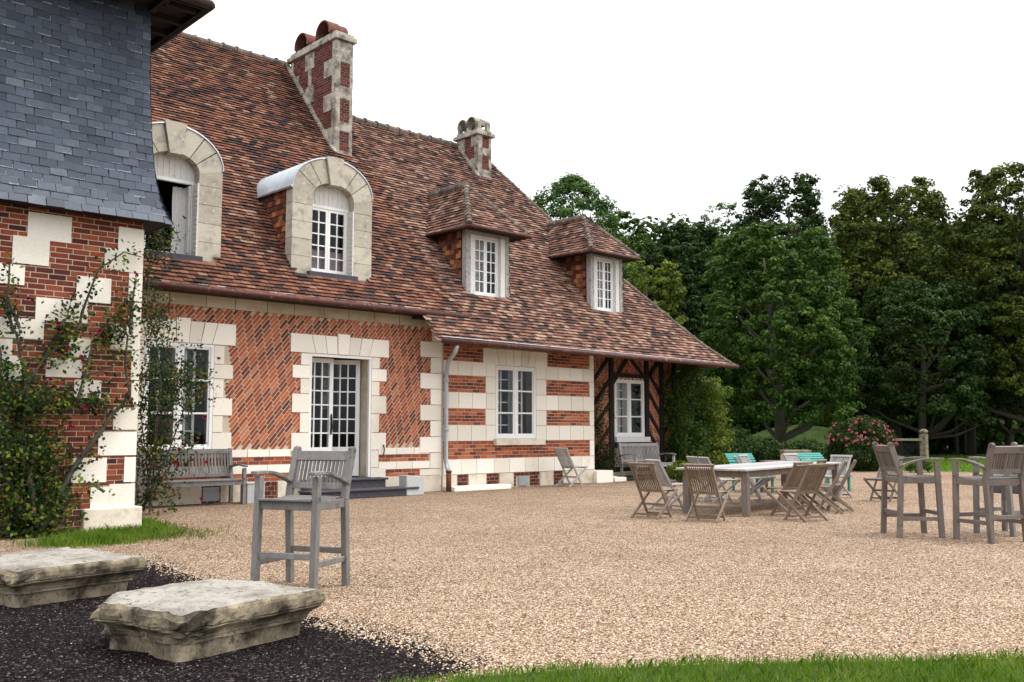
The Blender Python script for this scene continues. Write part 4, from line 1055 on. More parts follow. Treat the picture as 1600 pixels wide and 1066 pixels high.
# ================================================================== FURNITURE
def bar_chair(mk, label, loc, rz, group=None):
    t = thing('bar_chair', label, 'bar chair', loc, rz, group); W = M[mk]; bv = .004; t.scale = (1, 1, .94)
    hw = .265                                                     # front is +x
    for s in (-1, 1):
        m = MB(); m.beam((.235,s*hw,0), (.205,s*hw,.955), .052, .060, (1,0,0)); m.build('leg', W, t, bevel=bv)
        m = MB()
        pts = [(-.265,s*hw,0),(-.225,s*hw,.74),(-.245,s*hw,.86),(-.335,s*hw,1.17)]
        for p, q_ in zip(pts[:-1], pts[1:]): m.beam(p, q_, .050, .060, (1,0,0))
        m.tube([(-.335,s*hw-.025,1.168),(-.335,s*hw+.025,1.168)], .032, 10)
        m.build('leg', W, t, bevel=bv)
        m = MB(); n = 10; prev = None
        for i in range(n+1):
            u = i/n; x = .285-(.545)*u; z = .985+.012*math.sin(u*3.1)-.105*u*u
            cur = (x, s*hw, z)
            if prev: m.beam(prev, cur, .062, .030)
            prev = cur
        m.build('armrest', W, t, bevel=bv)
        m = MB(); m.beam((.226,s*hw,.235), (-.252,s*hw,.235), .028, .048); m.build('stretcher', W, t, bevel=bv)
        m = MB(); m.beam((.20,s*hw,.715), (-.22,s*hw,.715), .030, .075); m.build('rail', W, t, bevel=bv)
    m = MB(); m.beam((.222,-hw,.30), (.222,hw,.30), .028, .050); m.build('stretcher', W, t, bevel=bv)
    m = MB(); m.beam((-.249,-hw,.30), (-.249,hw,.30), .028, .050); m.build('stretcher', W, t, bevel=bv)
    m = MB(); m.beam((.205,-hw,.715), (.205,hw,.715), .030, .075); m.beam((-.222,-hw,.715), (-.222,hw,.715), .030, .075); m.build('rail', W, t, bevel=bv)
    m = MB()
    for i in range(7): x = -.20+i*.068; sag = .012*math.sin(math.pi*i/6); m.box(x, x+.060, -hw+.026, hw-.026, .752-sag, .772-sag)
    m.build('seat', W, t, bevel=bv)
    m = MB(); m.beam((-.318,-hw+.025,1.115), (-.318,hw-.025,1.115), .035, .085, (-.28,0,1)); m.beam((-.247,-hw+.025,.855), (-.247,hw-.025,.855), .032, .055, (-.15,0,1))
    n = 13
    for i in range(n): y = -hw+.045+(2*hw-.09)*i/(n-1); m.beam((-.250,y,.87), (-.308,y,1.08), .024, .014, (1,0,.2))
    m.build('backrest', W, t, bevel=.002); return t
def folding_chair(mk, label, loc, rz, group=None):
    t = thing('folding_chair', label, 'folding chair', loc, rz, group); W = M[mk]; bv = .003; hw = .235
    top, foot = Vector((-.335,0,.865)), Vector((.135,0,0)); fr, rf = Vector((.275,0,.455)), Vector((-.275,0,0))
    for s in (-1, 1):
        m = MB(); y = Vector((0,s*(hw-.027),0)); m.beam(top+y, foot+y, .024, .040, (1,0,.5)); m.build('leg', W, t, bevel=bv)
        m = MB(); y = Vector((0,s*hw,0)); m.beam(fr+y, rf+y, .024, .042, (-1,0,.7)); m.build('leg', W, t, bevel=bv)
    def on(z): k = (top.z-z)/(top.z-foot.z); return top.x+(foot.x-top.x)*k
    m = MB(); m.beam((on(.845)-.004,-hw-.005,.862), (on(.845)-.004,hw+.005,.862), .030, .045, (-.5,0,1)); m.beam((on(.44),-hw+.03,.44), (on(.44),hw-.03,.44), .022, .05, (-.5,0,1))
    n = 12
    for i in range(n): y = -hw+.052+(2*hw-.104)*i/(n-1); m.beam((on(.46),y,.46), (on(.83),y,.83), .021, .010, (1,0,.5))
    m.build('backrest', W, t, bevel=.002)
    m = MB()
    for i in range(9): y = -hw+.036+(2*hw-.095)*i/8; m.box(-.125, .285, y, y+.031, .438, .452)
    m.box(.262, .29, -hw+.01, hw-.01, .412, .437); m.box(-.12, -.09, -hw+.04, hw-.04, .412, .437)
    m.build('seat', W, t, bevel=.002)
    m = MB(); m.beam((-.20,-hw,.062), (-.20,hw,.062), .02, .035); m.build('stretcher', W, t)
    m = MB(); m.beam((on(.21),-hw,.21), (on(.21),hw,.21), .02, .035); m.build('stretcher', W, t)
    m = MB(); m.beam((on(.05),-hw+.03,.06), (on(.05),hw-.03,.06), .02, .03); m.build('stretcher', W, t)
    return t
def bench(mk, label, loc, rz, width=1.75):
    t = thing('garden_bench', label, 'bench', loc, rz); W = M[mk]; bv = .004; hw = width/2; n = int(width/.062)
    for s in (-1, 1):                                              # front is -y
        y0 = s*(hw-.03)
        m = MB(); m.beam((y0,-.26,0), (y0,-.26,.62), .06, .06); m.build('leg', W, t, bevel=bv)
        m = MB(); m.beam((y0,.22,0), (y0,.22,.42), .06, .06, (0,1,0)); m.beam((y0,.22,.40), (y0,.31,.96), .06, .055, (0,1,0)); m.build('leg', W, t, bevel=bv)
        m = MB(); pr = None
        for i in range(9):
            u = i/8; c = (y0, -.33+.58*u, .655-.03*math.sin(u*3.14)*-1-.02*u)
            if pr: m.beam(pr, c, .065, .03)
            pr = c
        m.build('armrest', W, t, bevel=bv)
    m = MB(); m.box(-hw, hw, .275, .31, .87, .95); m.box(-hw, hw, .215, .245, .47, .53)
    for i in range(n): x = -hw+.08+(width-.16)*i/(n-1); m.beam((x,.232,.52), (x,.290,.88), .034, .013, (0,1,0))
    m.build('backrest', W, t, bevel=.002)
    m = MB()
    for i in range(6): m.box(-hw+.03, hw-.03, -.29+i*.083, -.215+i*.083, .415, .437)
    m.build('seat', W, t, bevel=.003)
    m = MB(); m.box(-hw+.06, hw-.06, -.275, -.248, .335, .412); m.box(-hw+.06, hw-.06, .20, .23, .335, .412); m.build('rail', W, t, bevel=bv)
    return t

bench('teak', 'silvered wooden bench against the diagonal brick wall under the rose hung window', (7.18, 15.86, 0), 0, 1.9)
bench('teak_pale', 'weathered wooden bench under the white window of the timber framed bay', (20.05, 16.40, 0), 0, 1.62)

st = 'tall bar chairs standing on the gravel'
bar_chair('teak', 'silvery tall wooden bar chair standing alone on the gravel beside the cut stone slab', (4.12, 6.95, 0), R(207), st)
bar_chair('teak_dark', 'dark tall wooden bar chair left of the pair at the right, facing them', (11.66, 5.42, 0), R(-44), st)
bar_chair('teak_dark', 'dark tall bar chair in the right hand pair with its back towards the camera', (11.80, 4.58, 0), R(68), st)
bar_chair('teak', 'grey tall wooden bar chair half hidden behind the other one at the right edge', (12.72, 4.72, 0), R(74), st)

fg = 'folding wooden chairs around the long table'
tu = Vector((.984,.18,0)); tv = Vector((-.18,.984,0)); TA = Vector((12.45,8.28,0)); ta = math.atan2(.18,.984)
tb_ = thing('dining_table', 'long weathered wooden dining table standing on the gravel', 'table', TA+tu*1.98+tv*.5, ta)
L2, W2_ = 2.03, .50; ZT = .70
m = MB()
for i in range(9): m.box(-L2-.12, L2+.12, -W2_-.06+i*.1293, -W2_-.06+i*.1293+.119, ZT-.03, ZT)
m.build('tabletop', M['teak_pale'], tb_, bevel=.003)
m = MB(); m.box(-L2, L2, -W2_+.0, -W2_+.03, ZT-.13, ZT-.031); m.box(-L2, L2, W2_-.03, W2_, ZT-.13, ZT-.031); m.box(-L2, -L2+.03, -W2_+.03, W2_-.03, ZT-.13, ZT-.031); m.box(L2-.03, L2, -W2_+.03, W2_-.03, ZT-.13, ZT-.031)
m.build('apron', M['teak_brown'], tb_)
for sx in (-1, 1):
    for sy in (-1, 1):
        m = MB(); x, y = sx*(L2-.02), sy*(W2_-.02); m.box(x-.05, x+.05, y-.05, y+.05, 0, ZT-.031); m.build('leg', M['teak_dark'], tb_, bevel=.005)
def tp(a, b): p = TA+tu*a+tv*b; return (p.x, p.y, 0)
UA = ta                                                            # along the table, away from the camera's left
A90 = R(90)
folding_chair('teak_pale', 'pale folding chair standing alone against the striped brick and stone wall', (16.35, 15.62, 0), R(-6), None)
for args in (
    ('teak_brown', 'brown folding chair furthest left of the group, leaning back towards the bench', (11.30, 9.12, 0), R(4)),
    ('teak_pale', 'pale folding chair just behind the brown one furthest left of the group', (12.62, 9.85, 0), R(-22)),
    ('teak_pale', 'pale folding chair half hidden behind another pale back beside the creeper', (14.72, 10.62, 0), R(-30)),
    ('teak_pale', 'pale folding chair directly in front of a second pale back near the creeper', (14.50, 10.20, 0), R(-32)),
    ('teak_brown', 'brown folding chair with open slats at the near left end of the table', (11.42, 8.26, 0), R(14)),
    ('teak_pale', 'pale folding chair across the table in front of the left teal lounge chair', (15.45, 10.15, 0), R(-52)),
    ('teak_pale', 'white folding chair beyond the table, teal slats showing through its back', (16.5, 10.72, 0), R(-78)),
    ('teak_pale', 'white folding chair beyond the table beside the right teal lounge chair', (17.95, 10.60, 0), R(-96)),
    ('teak_pale', 'pale folding chair at the far right end of the table, its back leaning outwards', (17.2, 9.52, 0), R(178)),
    ('teak_brown', 'brown folding chair on the near side, directly behind the table corner leg', (13.05, 8.0, 0), R(86)),
    ('teak_brown', 'brown folding chair nearest the camera on the near side, gaps between its back slats', (12.50, 7.42, 0), R(80)),
    ('teak_brown', 'brown folding chair on the near side whose back top alone shows over the others', (14.25, 8.42, 0), R(104)),
    ('teak_brown', 'brown folding chair seen edge on, left of the last one on the near side', (13.95, 7.86, 0), R(116)),
    ('teak_brown', 'brown folding chair at the right end of the slanting row on the near side', (14.5, 8.0, 0), R(120)),
    ('teak_dark', 'grey folding chair turned sideways behind the left one of the tall bar chairs', (17.0, 8.42, 0), R(172)),
):
    folding_chair(*args, fg).scale = (.96, .96, .91)

# teal lounge chairs and small tables beyond
def lounge(label, loc, rz):
    t = thing('lounge_chair', label, 'lounge chair', loc, rz, 'teal slatted lounge chairs'); W = M['teal']; t.scale = (1, 1, .83)
    m = MB()
    for i in range(8):
        u = i/7; x = -.25-.42*u; z = .42+.50*u+.05*math.sin(u*3.1); m.beam((x,-.31,z), (x,.31,z), .016, .055, (-.6,0,.75))
    m.build('backrest', W, t)
    m = MB()
    for i in range(8): x = -.18+i*.085; z = .40+.04*math.cos(i*.5); m.box(x, x+.065, -.31, .31, z, z+.016)
    m.build('seat', W, t)
    for s in (-1, 1):
        m = MB(); m.beam((-.70,s*.27,.93), (-.20,s*.27,.38), .03, .045, (1,0,.6)); m.beam((-.20,s*.27,.38), (.45,s*.27,.38), .03, .05); m.build('side_frame', W, t)
        for x in (-.35, .38): m = MB(); m.beam((x,s*.27,0), (x,s*.27,.38), .04, .05, (1,0,0)); m.build('leg', W, t)
        m = MB(); m.beam((-.42,s*.33,.60), (.2,s*.33,.58), .06, .022); m.beam((.12,s*.33,.36), (.12,s*.33,.58), .03, .04, (1,0,0)); m.build('armrest', W, t)
    return t
x, y = atD(1172, 20.5); lounge('left teal slatted lounge chair beside the creeper, beyond the table', (x, y, 0), R(-122))
x, y = atD(1288, 21.0); lounge('right teal slatted lounge chair beyond the far end of the table', (x, y, 0), R(-116))
x, y = atD(1208, 20.6)
t = thing('side_table', 'low grey wooden side table between the two teal lounge chairs', 'side table', (x, y, 0), R(20))
m = MB()
for i in range(5): m.box(-.28, .28, -.28+i*.112, -.18+i*.112, .62, .645)
m.build('tabletop', M['teak_dark'], t)
for sx in (-1, 1):
    for sy in (-1, 1): m = MB(); m.box(sx*.24-.025, sx*.24+.025, sy*.24-.025, sy*.24+.025, 0, .619); m.build('leg', M['teak_dark'], t)
x, y = atD(1240, 25.5)
t = thing('stone_bench', 'small mossy stone bench with a slab top in front of the dark hedge', 'stone bench', (x, y, 0), R(-40))
m = MB(); m.box(-.36,.36,-.2,.2,.68,.78); m.build('slab_top', M['post'], t, bevel=.015)
for sx in (-1, 1): m = MB(); m.box(sx*.28-.07, sx*.28+.07, -.16, .16, 0, .679); m.build('support', M['stone_base'], t, bevel=.015)

# ================================================================== CARVED STONE SLABS
M['slab'] = stone_mat('carved_slab_stone', (.30,.25,.175), (.05,.042,.032), .9, (.40,.60), 4.0, .0, 45, .7, (22,.60,(.09,.08,.065)))
M['slab_top'] = stone_mat('worn_slab_top', (.33,.31,.28), (.13,.115,.095), .92, (.46,.72), 3.5, .0, 60, .9, (30,.585,(.10,.093,.085)))
def carved_slab(label, loc, rz, sx, sy, seed, chips, rise=.0):
    t = thing('carved_slab', label, 'stone slab', loc, rz, 'carved stone slabs on the dark path')
    prof = [(-.105,0),(-.095,.088),(-.092,.092),(-.072,.096),(-.072,.114),(-.066,.120),(-.064,.132),(-.050,.150),(-.024,.166),(-.008,.178),(-.012,.186),(-.002,.192),(.004,.215),(.002,.246),(-.008,.262),(-.028,.274)]
    n = 22; mb = MB(); rows = []
    def ringpts(o, z):
        hx, hy = sx/2+o, sy/2+o; P = []
        c = [(-hx,-hy),(hx,-hy),(hx,hy),(-hx,hy)]
        for k in range(4):
            a, b = c[k], c[(k+1) % 4]
            for i in range(n): u = i/n; P.append((a[0]+(b[0]-a[0])*u, a[1]+(b[1]-a[1])*u, z))
        return P
    def erode(p, amt):
        v = Vector(p); q = Vector((v.x*4+seed, v.y*4, v.z*5)); d = mnoise.fractal(q, 1, 2, 4)
        q2 = Vector((v.x*16+seed, v.y*16, v.z*18)); d2 = mnoise.fractal(q2, 1, 2, 3)
        rad = Vector((v.x, v.y, 0)); rad.normalize()
        out = v-rad*max(0, d-.05)*amt*.9+rad*d2*.006+Vector((0,0,d2*.006))
        for (cx, cy, cz, cr, ca) in chips:
            ds = ((v.x-cx)**2+(v.y-cy)**2+(.45*(v.z-cz))**2)**.5
            if ds < cr: out -= rad*(ca*(1-ds/cr)**.6*(1+.5*d2)); out.z -= ca*.25*(1-ds/cr)
        return out
    allr = [[erode(p, .035 if z > .15 else .02) for p in ringpts(o, z+rise*0)] for o, z in prof]
    for rr_ in allr: mb.v += [tuple(p) for p in rr_]
    N = 4*n
    for i in range(len(allr)-1):
        for k in range(N): k2 = (k+1) % N; mb.f.append((i*N+k, i*N+k2, (i+1)*N+k2, (i+1)*N+k))
    mb.build('moulded_side', M['slab'], t, smooth=False)
    tb = MB(); last = allr[-1]; prev = [tuple(p) for p in last]; tb.v += prev; base = 0
    for s in (.93, .8, .6, .4, .2):
        cur = [(p[0]*s, p[1]*s, .274+.006+.014*mnoise.fractal(Vector((p[0]*s*5+seed, p[1]*s*5, 1)), 1, 2, 4)) for p in last]
        o = len(tb.v); tb.v += cur
        for k in range(N): k2 = (k+1) % N; tb.f.append((base+k, base+k2, o+k2, o+k))
        base = o
    tb.v.append((0,0,.282)); c = len(tb.v)-1
    for k in range(N): tb.f.append((base+k, base+(k+1) % N, c))
    tb.build('slab_top', M['slab_top'], t, smooth=True); return t
def cam2w(f_, r_): return (math.cos(YAW)*f_+math.sin(YAW)*r_, math.sin(YAW)*f_-math.cos(YAW)*r_)
L_, F_, R_, B_ = cam2w(5.72,-2.42), cam2w(5.23,-1.80), cam2w(6.09,-1.23), cam2w(6.70,-2.05)
cx, cy = (L_[0]+F_[0]+R_[0]+B_[0])/4, (L_[1]+F_[1]+R_[1]+B_[1])/4
rz = math.atan2(R_[1]-F_[1], R_[0]-F_[0])
carved_slab('broken cornered carved stone slab lying in front, nearest the camera', (cx, cy, .006), rz, 1.08, .99, 3.3,
            [(-.53,-.49,.25,.20,.11),(-.30,-.49,.23,.14,.05),(-.08,-.51,.26,.14,.05),(-.53,.48,.24,.26,.15),(-.5,.0,.02,.18,.08),(.5,.45,.25,.2,.08)])
F1, R1 = cam2w(6.85,-3.50), cam2w(7.67,-2.86); rz1 = math.atan2(R1[1]-F1[1], R1[0]-F1[0])
nx, ny = -math.sin(rz1), math.cos(rz1); w1 = math.hypot(R1[0]-F1[0], R1[1]-F1[1])
carved_slab('carved stone slab lying further back at the left edge, by the grass', ((F1[0]+R1[0])/2+nx*.56, (F1[1]+R1[1])/2+ny*.56, .006), rz1, w1+.02, 1.12, 8.1,
            [(-.5,-.53,.25,.17,.09),(.5,.5,.25,.2,.06),(-.5,.5,.25,.3,.1)])

# small things by the walls
m = MB(); m.box(-.17,.17,-.13,.13,0,.34); m.box(-.18,.18,-.14,.14,.34,.37)
t = tag(m.build('metal_box', M['concrete'], None, bevel=.008, loc=(8.33, 15.72, 0)), 'pale grey box on the gravel at the right end of the wall bench', 'box')
m = MB(); m.add([(-.22,-.17,0),(.2,-.17,0),(.24,-.12,.36),(-.2,-.12,.40),(-.22,.1,0),(.2,.1,0),(.24,.14,.36),(-.2,.14,.40)], [(3,2,1,0),(4,5,6,7),(0,1,5,4),(1,2,6,5),(2,3,7,6),(3,0,4,7)])
m.v = [(x, y, z) for x, y, z in m.v]
bb = MB(); bb.add(m.v, [f[::-1] for f in m.f])
tag(bb.build('stone_block', M['concrete'], None, bevel=.012, loc=(11.72, 15.62, 0)), 'tilted grey stone block leaning beside the dark doorstep', 'stone block')

# ================================================================== FENCE
fp = (38.6, 17.37)
fn = thing('wire_fence', 'concrete fence post with a rail and wire netting behind the pink rose bush', 'fence', (*fp, 0), 0)
m = MB(); m.box(-.13,.13,-.13,.13,0,1.16); m.lathe([(.12,1.16),(.10,1.20),(.16,1.21),(.175,1.26),(.14,1.32),(.06,1.36),(.01,1.37)], 12); m.build('post', M['post'], fn, bevel=.02)
dv = Vector((atD(1395, 38.5)[0]-fp[0], atD(1395, 38.5)[1]-fp[1], 0)); dv *= 2.2
m = MB(); m.beam((0,0,.94), (dv.x,dv.y,.96), .07, .09); m.build('rail', M['post'], fn)
m = MB(); n = 26
for i in range(-8, n):
    for s in (1, -1):
        a = i/n; b = a+.34*s*1.0
        p = Vector((dv.x*a, dv.y*a, .05)); q_ = Vector((dv.x*b, dv.y*b, .92))
        if 0 <= a <= 1 and 0 <= b <= 1: m.tube([p, q_], .006, 4, False)
m.build('wire_netting', M['iron'], fn)
m = MB(); m.box(-.11,.11,-.11,.11,0,1.1); o = m.build('post', M['post'], fn, bevel=.02); o.location = (dv.x, dv.y, 0)

# ================================================================== PLANTS
def leafquads(P, Nrm, size, aspect=.6, jitter=.7):
    """one bent leaf (two-sided quad with pointed ends) per point"""
    n = len(P); nn = Nrm+RNG.normal(0, jitter, (n, 3)); nn /= np.linalg.norm(nn, axis=1)[:, None]+1e-9
    t = RNG.normal(0, 1, (n, 3)); t -= nn*(t*nn).sum(1)[:, None]; t /= np.linalg.norm(t, axis=1)[:, None]+1e-9
    b = np.cross(nn, t); s = size*RNG.uniform(.6, 1.25, n); s = s[:, None]
    w = s*aspect*.5; l = s*.5
    V = np.stack([P-t*l, P+b*w+nn*s*.06-t*l*.1, P+t*l, P-b*w+nn*s*.06-t*l*.1], 1)
    return V.reshape(-1, 3)
def clump_points(centers, rad, per, flat=.75):
    n = len(centers)*per; c = np.repeat(centers, per, 0); r = np.repeat(np.atleast_1d(rad) if np.ndim(rad) else np.full(len(centers), rad), per)
    d = RNG.normal(0, 1, (n, 3)); d /= np.linalg.norm(d, axis=1)[:, None]; k = RNG.uniform(.25, 1, n)**.45
    off_ = d*(k*r)[:, None]; off_[:, 2] *= flat
    nn = d.copy(); nn[:, 2] += .55
    return c+off_, nn

M['leaf_mid'] = leaf_mat('maple_leaf', [(0,(.011,.027,.006)),(.35,(.028,.062,.011)),(.65,(.066,.122,.020)),(1,(.150,.215,.042))], .35)
M['leaf_dark'] = leaf_mat('dark_leaf', [(0,(.008,.019,.006)),(.4,(.018,.039,.009)),(.7,(.040,.073,.016)),(1,(.085,.13,.030))], .3)
M['leaf_yellow'] = leaf_mat('chestnut_leaf', [(0,(.014,.026,.006)),(.35,(.036,.062,.011)),(.65,(.092,.120,.020)),(1,(.22,.215,.045))], .35)
M['leaf_ash'] = leaf_mat('ash_leaf', [(0,(.024,.055,.014)),(.4,(.050,.105,.024)),(.7,(.085,.155,.038)),(1,(.135,.21,.060))], .35)
M['leaf_bright'] = leaf_mat('bright_leaf', [(0,(.04,.07,.012)),(.4,(.085,.13,.018)),(.7,(.16,.20,.028)),(1,(.26,.27,.04))], .6)
M['bark'] = plain('bark', (.060,.052,.042), .95, .5, 8, bstr=.5)
M['bark_grey'] = plain('grey_bark', (.085,.078,.066), .95, .5, 8, bstr=.5)

def crown_lobes(shape, n):
    """centres and radii of crown masses in a unit tree: z 0..1 crown height, radius up to 1"""
    out = []
    for _ in range(n):
        z = RNG.uniform(.02, 1); a = RNG.uniform(0, 2*np.pi)
        prof = {'round': math.sqrt(max(.02, 1-(2*z-1)**2)), 'cone': (1-z)**.75*.95+.06, 'broad': min(1, (1-z)**.55*1.15), 'tall': math.sqrt(max(.02, 1-abs(2*z-.8)**2.2/2.4))*.9}[shape]
        r_ = prof*RNG.uniform(.45, 1)**.5
        out.append((r_*math.cos(a), r_*math.sin(a), z))
    return np.array(out)
def tree(name, label, pos, height, width, crown0, shape, mt, leaf, nclump=230, per=95, crad=.16, trunk=.3, group=None, bark='bark', flat=.6, seed=1, aspect=.62):
    t = thing(name, label, 'tree', (*pos, 0), 0, group)
    ch = height-crown0; lob = crown_lobes(shape, nclump)
    irr = np.array([1+.42*mnoise.noise(Vector((seed*3.1+2.0*math.cos(math.atan2(y, x)), 2.0*math.sin(math.atan2(y, x)), 3*z))) for x, y, z in lob])
    C = np.c_[lob[:, 0]*width*irr, lob[:, 1]*width*irr, crown0+lob[:, 2]*ch*.97]
    rad = crad*width*RNG.uniform(.55, 1.35, len(C))
    P, nn = clump_points(C, rad, per, flat)
    out = np.c_[P[:, 0], P[:, 1], (P[:, 2]-crown0-ch*.4)]; out /= np.linalg.norm(out, axis=1)[:, None]+1e-6
    V = leafquads(P, nn+out*.5, leaf, aspect, .55)
    np_mesh('crown', V, 4, M[mt], t)
    m = MB(); pts = []; k = 7
    lean = RNG.normal(0, .02, 2)*height
    for i in range(k+1): u = i/k; pts.append((lean[0]*u+.1*math.sin(u*5+seed), lean[1]*u+.1*math.cos(u*4+seed), height*.86*u))
    m.tube(pts, [trunk*(1.25 if i == 0 else 1)*(1-.9*i/k)+.02 for i in range(k+1)], 9)
    idx = RNG.choice(len(C), min(26, len(C)), replace=False)
    for j in idx:
        e_ = C[j]; zb_ = max(crown0*.6, e_[2]-RNG.uniform(.1, .35)*ch-.4); u = min(1, zb_/(height*.86)); b0 = Vector((lean[0]*u, lean[1]*u, zb_))
        mid = b0.lerp(Vector(e_), .5)+Vector((0, 0, -.08*width)); r0 = trunk*(1-.85*u)*.5+.015
        m.tube([b0, mid, Vector(e_)], [r0, r0*.6, .012], 6, False)
    m.build('trunk', M[bark], t, smooth=True); return t
def tpos(px, dep): return atD(px, dep)
def th(py, dep): return EYE+(675-py)*dep/1510.0*1.0
TG = 'tall trees of the wood behind the house'
def T(name, label, px, top, hw, dep, c0, shape, mt, leaf, **k):
    # hw is half width in pixels at that depth
    tree(name, label, tpos(px, dep), th(top, dep), hw*dep/1510.0, c0, shape, mt, leaf, group=TG, **k)
T('maple_tree', 'broad green maple in front of the wood, its grey trunk bare near the ground', 1218, 350, 128, 40, 1.5, 'tall', 'leaf_mid', .17, nclump=1000, per=60, crad=.085, trunk=.24, seed=1, bark='bark_grey', flat=.65)
T('ash_tree', 'feathery light green ash tree rising behind the roof hip', 892, 262, 102, 46, 1.0, 'round', 'leaf_ash', .20, nclump=950, per=60, crad=.125, trunk=.25, seed=2, aspect=.38)
T('shrubby_tree', 'bright yellow green young tree beside the right end of the tiled roof', 1022, 395, 56, 37, .8, 'tall', 'leaf_bright', .15, nclump=300, per=55, crad=.15, trunk=.12, seed=3)
T('sycamore_tree', 'dark open crowned tree rising above the broad maple', 1226, 264, 84, 56, 4.0, 'tall', 'leaf_dark', .22, nclump=480, per=60, crad=.13, trunk=.3, seed=4)
T('chestnut_tree', 'large yellowish chestnut tree right of the broad maple', 1398, 275, 122, 50, 2.5, 'tall', 'leaf_yellow', .21, nclump=950, per=66, crad=.105, trunk=.32, seed=5, flat=.65)
T('oak_tree', 'dark oak with yellow tipped crown at the right edge', 1612, 250, 112, 47, 2.8, 'tall', 'leaf_yellow', .19, nclump=900, per=66, crad=.105, trunk=.32, seed=6)
T('beech_tree', 'low dark beech filling the gap between the chestnut and the oak', 1512, 345, 88, 52, 3.0, 'round', 'leaf_dark', .21, nclump=520, per=60, crad=.12, trunk=.25, seed=7)
T('birch_tree', 'thin pale birch with a sparse top left of the dark open tree', 1130, 298, 46, 62, 4.0, 'tall', 'leaf_ash', .21, nclump=170, per=50, crad=.18, trunk=.15, seed=8, aspect=.4)
T('hornbeam_tree', 'dark hornbeam sloping up from the ash towards the maple', 1078, 345, 78, 55, 2.0, 'tall', 'leaf_dark', .22, nclump=560, per=60, crad=.12, trunk=.25, seed=9)
T('lime_tree', 'rounded mid green lime tree directly right of the ash tree top', 978, 322, 72, 50, 2.0, 'round', 'leaf_mid', .21, nclump=420, per=58, crad=.14, trunk=.2, seed=10)
T('yew_tree', 'dark low yew filling the dip between the yellow green tree and the maple', 1052, 372, 60, 47, 1.0, 'tall', 'leaf_dark', .18, nclump=420, per=60, crad=.14, trunk=.2, seed=21)
T('elm_tree', 'shaded elm between the maple and the chestnut, low in the wood', 1318, 400, 78, 54, 1.8, 'round', 'leaf_dark', .21, nclump=460, per=60, crad=.12, trunk=.22, seed=11)
T('alder_tree', 'low shaded alder hanging over the lawn below the chestnut', 1440, 440, 112, 46, 1.6, 'tall', 'leaf_dark', .18, nclump=520, per=60, crad=.11, trunk=.2, seed=12)
T('holly_tree', 'dark holly hanging over the lawn at the right edge', 1575, 430, 108, 50, 2.0, 'tall', 'leaf_dark', .19, nclump=480, per=60, crad=.11, trunk=.2, seed=13)
for i, (px, lab) in enumerate(((1491,'left of two slim bare trunks in the dark gap above the lawn'),(1505,'right of two slim bare trunks in the dark gap above the lawn'))):
    x, y = tpos(px, 52); t = thing('young_tree', lab, 'tree', (x, y, 0), 0, 'slim trunks above the lawn'); m = MB(); m.tube([(0,0,0),(.05,.02,1.5),(.02,.1,3.4),(.12,.1,5.2)], [.11,.09,.075,.04], 8); m.build('trunk', M['bark_grey'], t, smooth=True)
    P, nn = clump_points(np.array([(.1,.1,5.0),(.5,.1,5.6),(-.4,0,5.5)]), .8, 120); np_mesh('crown', leafquads(P, nn, .25), 4, M['leaf_dark'], t)

# the wood behind: one dark mass
allV = []
for row, (dep, n, hgt) in enumerate(((60, 15, 10.5), (68, 16, 13.0), (76, 16, 13.5))):
    for i in range(n):
        px = 940+(1780-940)*(i+.5*(row % 2))/n; cx, cy = tpos(px+U(-15,15), dep+U(-2.5,2.5)); topy = th(315 if (1340 < px < 1470 or px > 1550) else 350 if px > 1050 else 410, dep)
        h_ = min(hgt+4, topy)*U(.85,1.0); lob = crown_lobes('tall', 80)
        C = np.c_[cx+lob[:,0]*3.2, cy+lob[:,1]*3.2, .4+lob[:,2]*h_]; P, nn = clump_points(C, .95*np.ones(len(C)), 52, .7)
        allV.append(leafquads(P, nn, .42, .7, .6))
for i in range(34):                                                # undergrowth along the wood's foot
    px = 930+(1800-930)*i/33; dep = U(54, 60); cx, cy = tpos(px, dep); lob = crown_lobes('broad', 26)
    C = np.c_[cx+lob[:,0]*2.0, cy+lob[:,1]*2.0, .1+lob[:,2]*U(2.0,3.2)]; P, nn = clump_points(C, .6*np.ones(len(C)), 40, .8); allV.append(leafquads(P, nn, .35, .7, .6))
tag(np_mesh('woodland', np.concatenate(allV), 4, M['leaf_dark']), kind='stuff')

# hedge and grass bank below the maple
def bush(name, label, cat, pos, rx, ry, h, mt, leaf, n, per, group=None, z0=.05, stem=True, crad=.18):
    t = thing(name, label, cat, (*pos, 0), 0, group); lob = crown_lobes('round', n)
    C = np.c_[lob[:,0]*rx, lob[:,1]*ry, z0+np.clip(lob[:,2], .05, 1)*h*.92]
    P, nn = clump_points(C, np.full(len(C), crad*max(rx, h*.5)), per, .9); P[:,2] = np.maximum(P[:,2], .01)
    np_mesh('foliage', leafquads(P, nn, leaf, .6, .6), 4, M[mt], t)
    if stem:
        m = MB()
        for j in range(0, len(C), max(1, len(C)//14)): m.tube([(C[j][0]*.15, C[j][1]*.15, 0), tuple(C[j]*np.array([.6,.6,.5])), tuple(C[j])], [.022,.014,.006], 5, False)
        m.build('stem', M['bark'], t)
    return t, C
HG = 'dark hedge bushes beyond the gravel'
for i, (px, dep, rx, h, lab) in enumerate(((1125,33,1.5,1.7,'dark hedge bush right behind the creeper'),(1180,33.5,1.3,1.15,'low dark hedge bush behind the left teal lounge chair'),(1262,33,1.4,1.05,'low dark hedge bush between the trunk and the pink rose bush'))):
    bush('hedge_bush', lab, 'bush', tpos(px, dep), rx, rx*.8, h*.78, 'leaf_dark', .11, 60, 90, HG, crad=.22)
mb = MB(); bx, by = tpos(1250, 46); n = 24
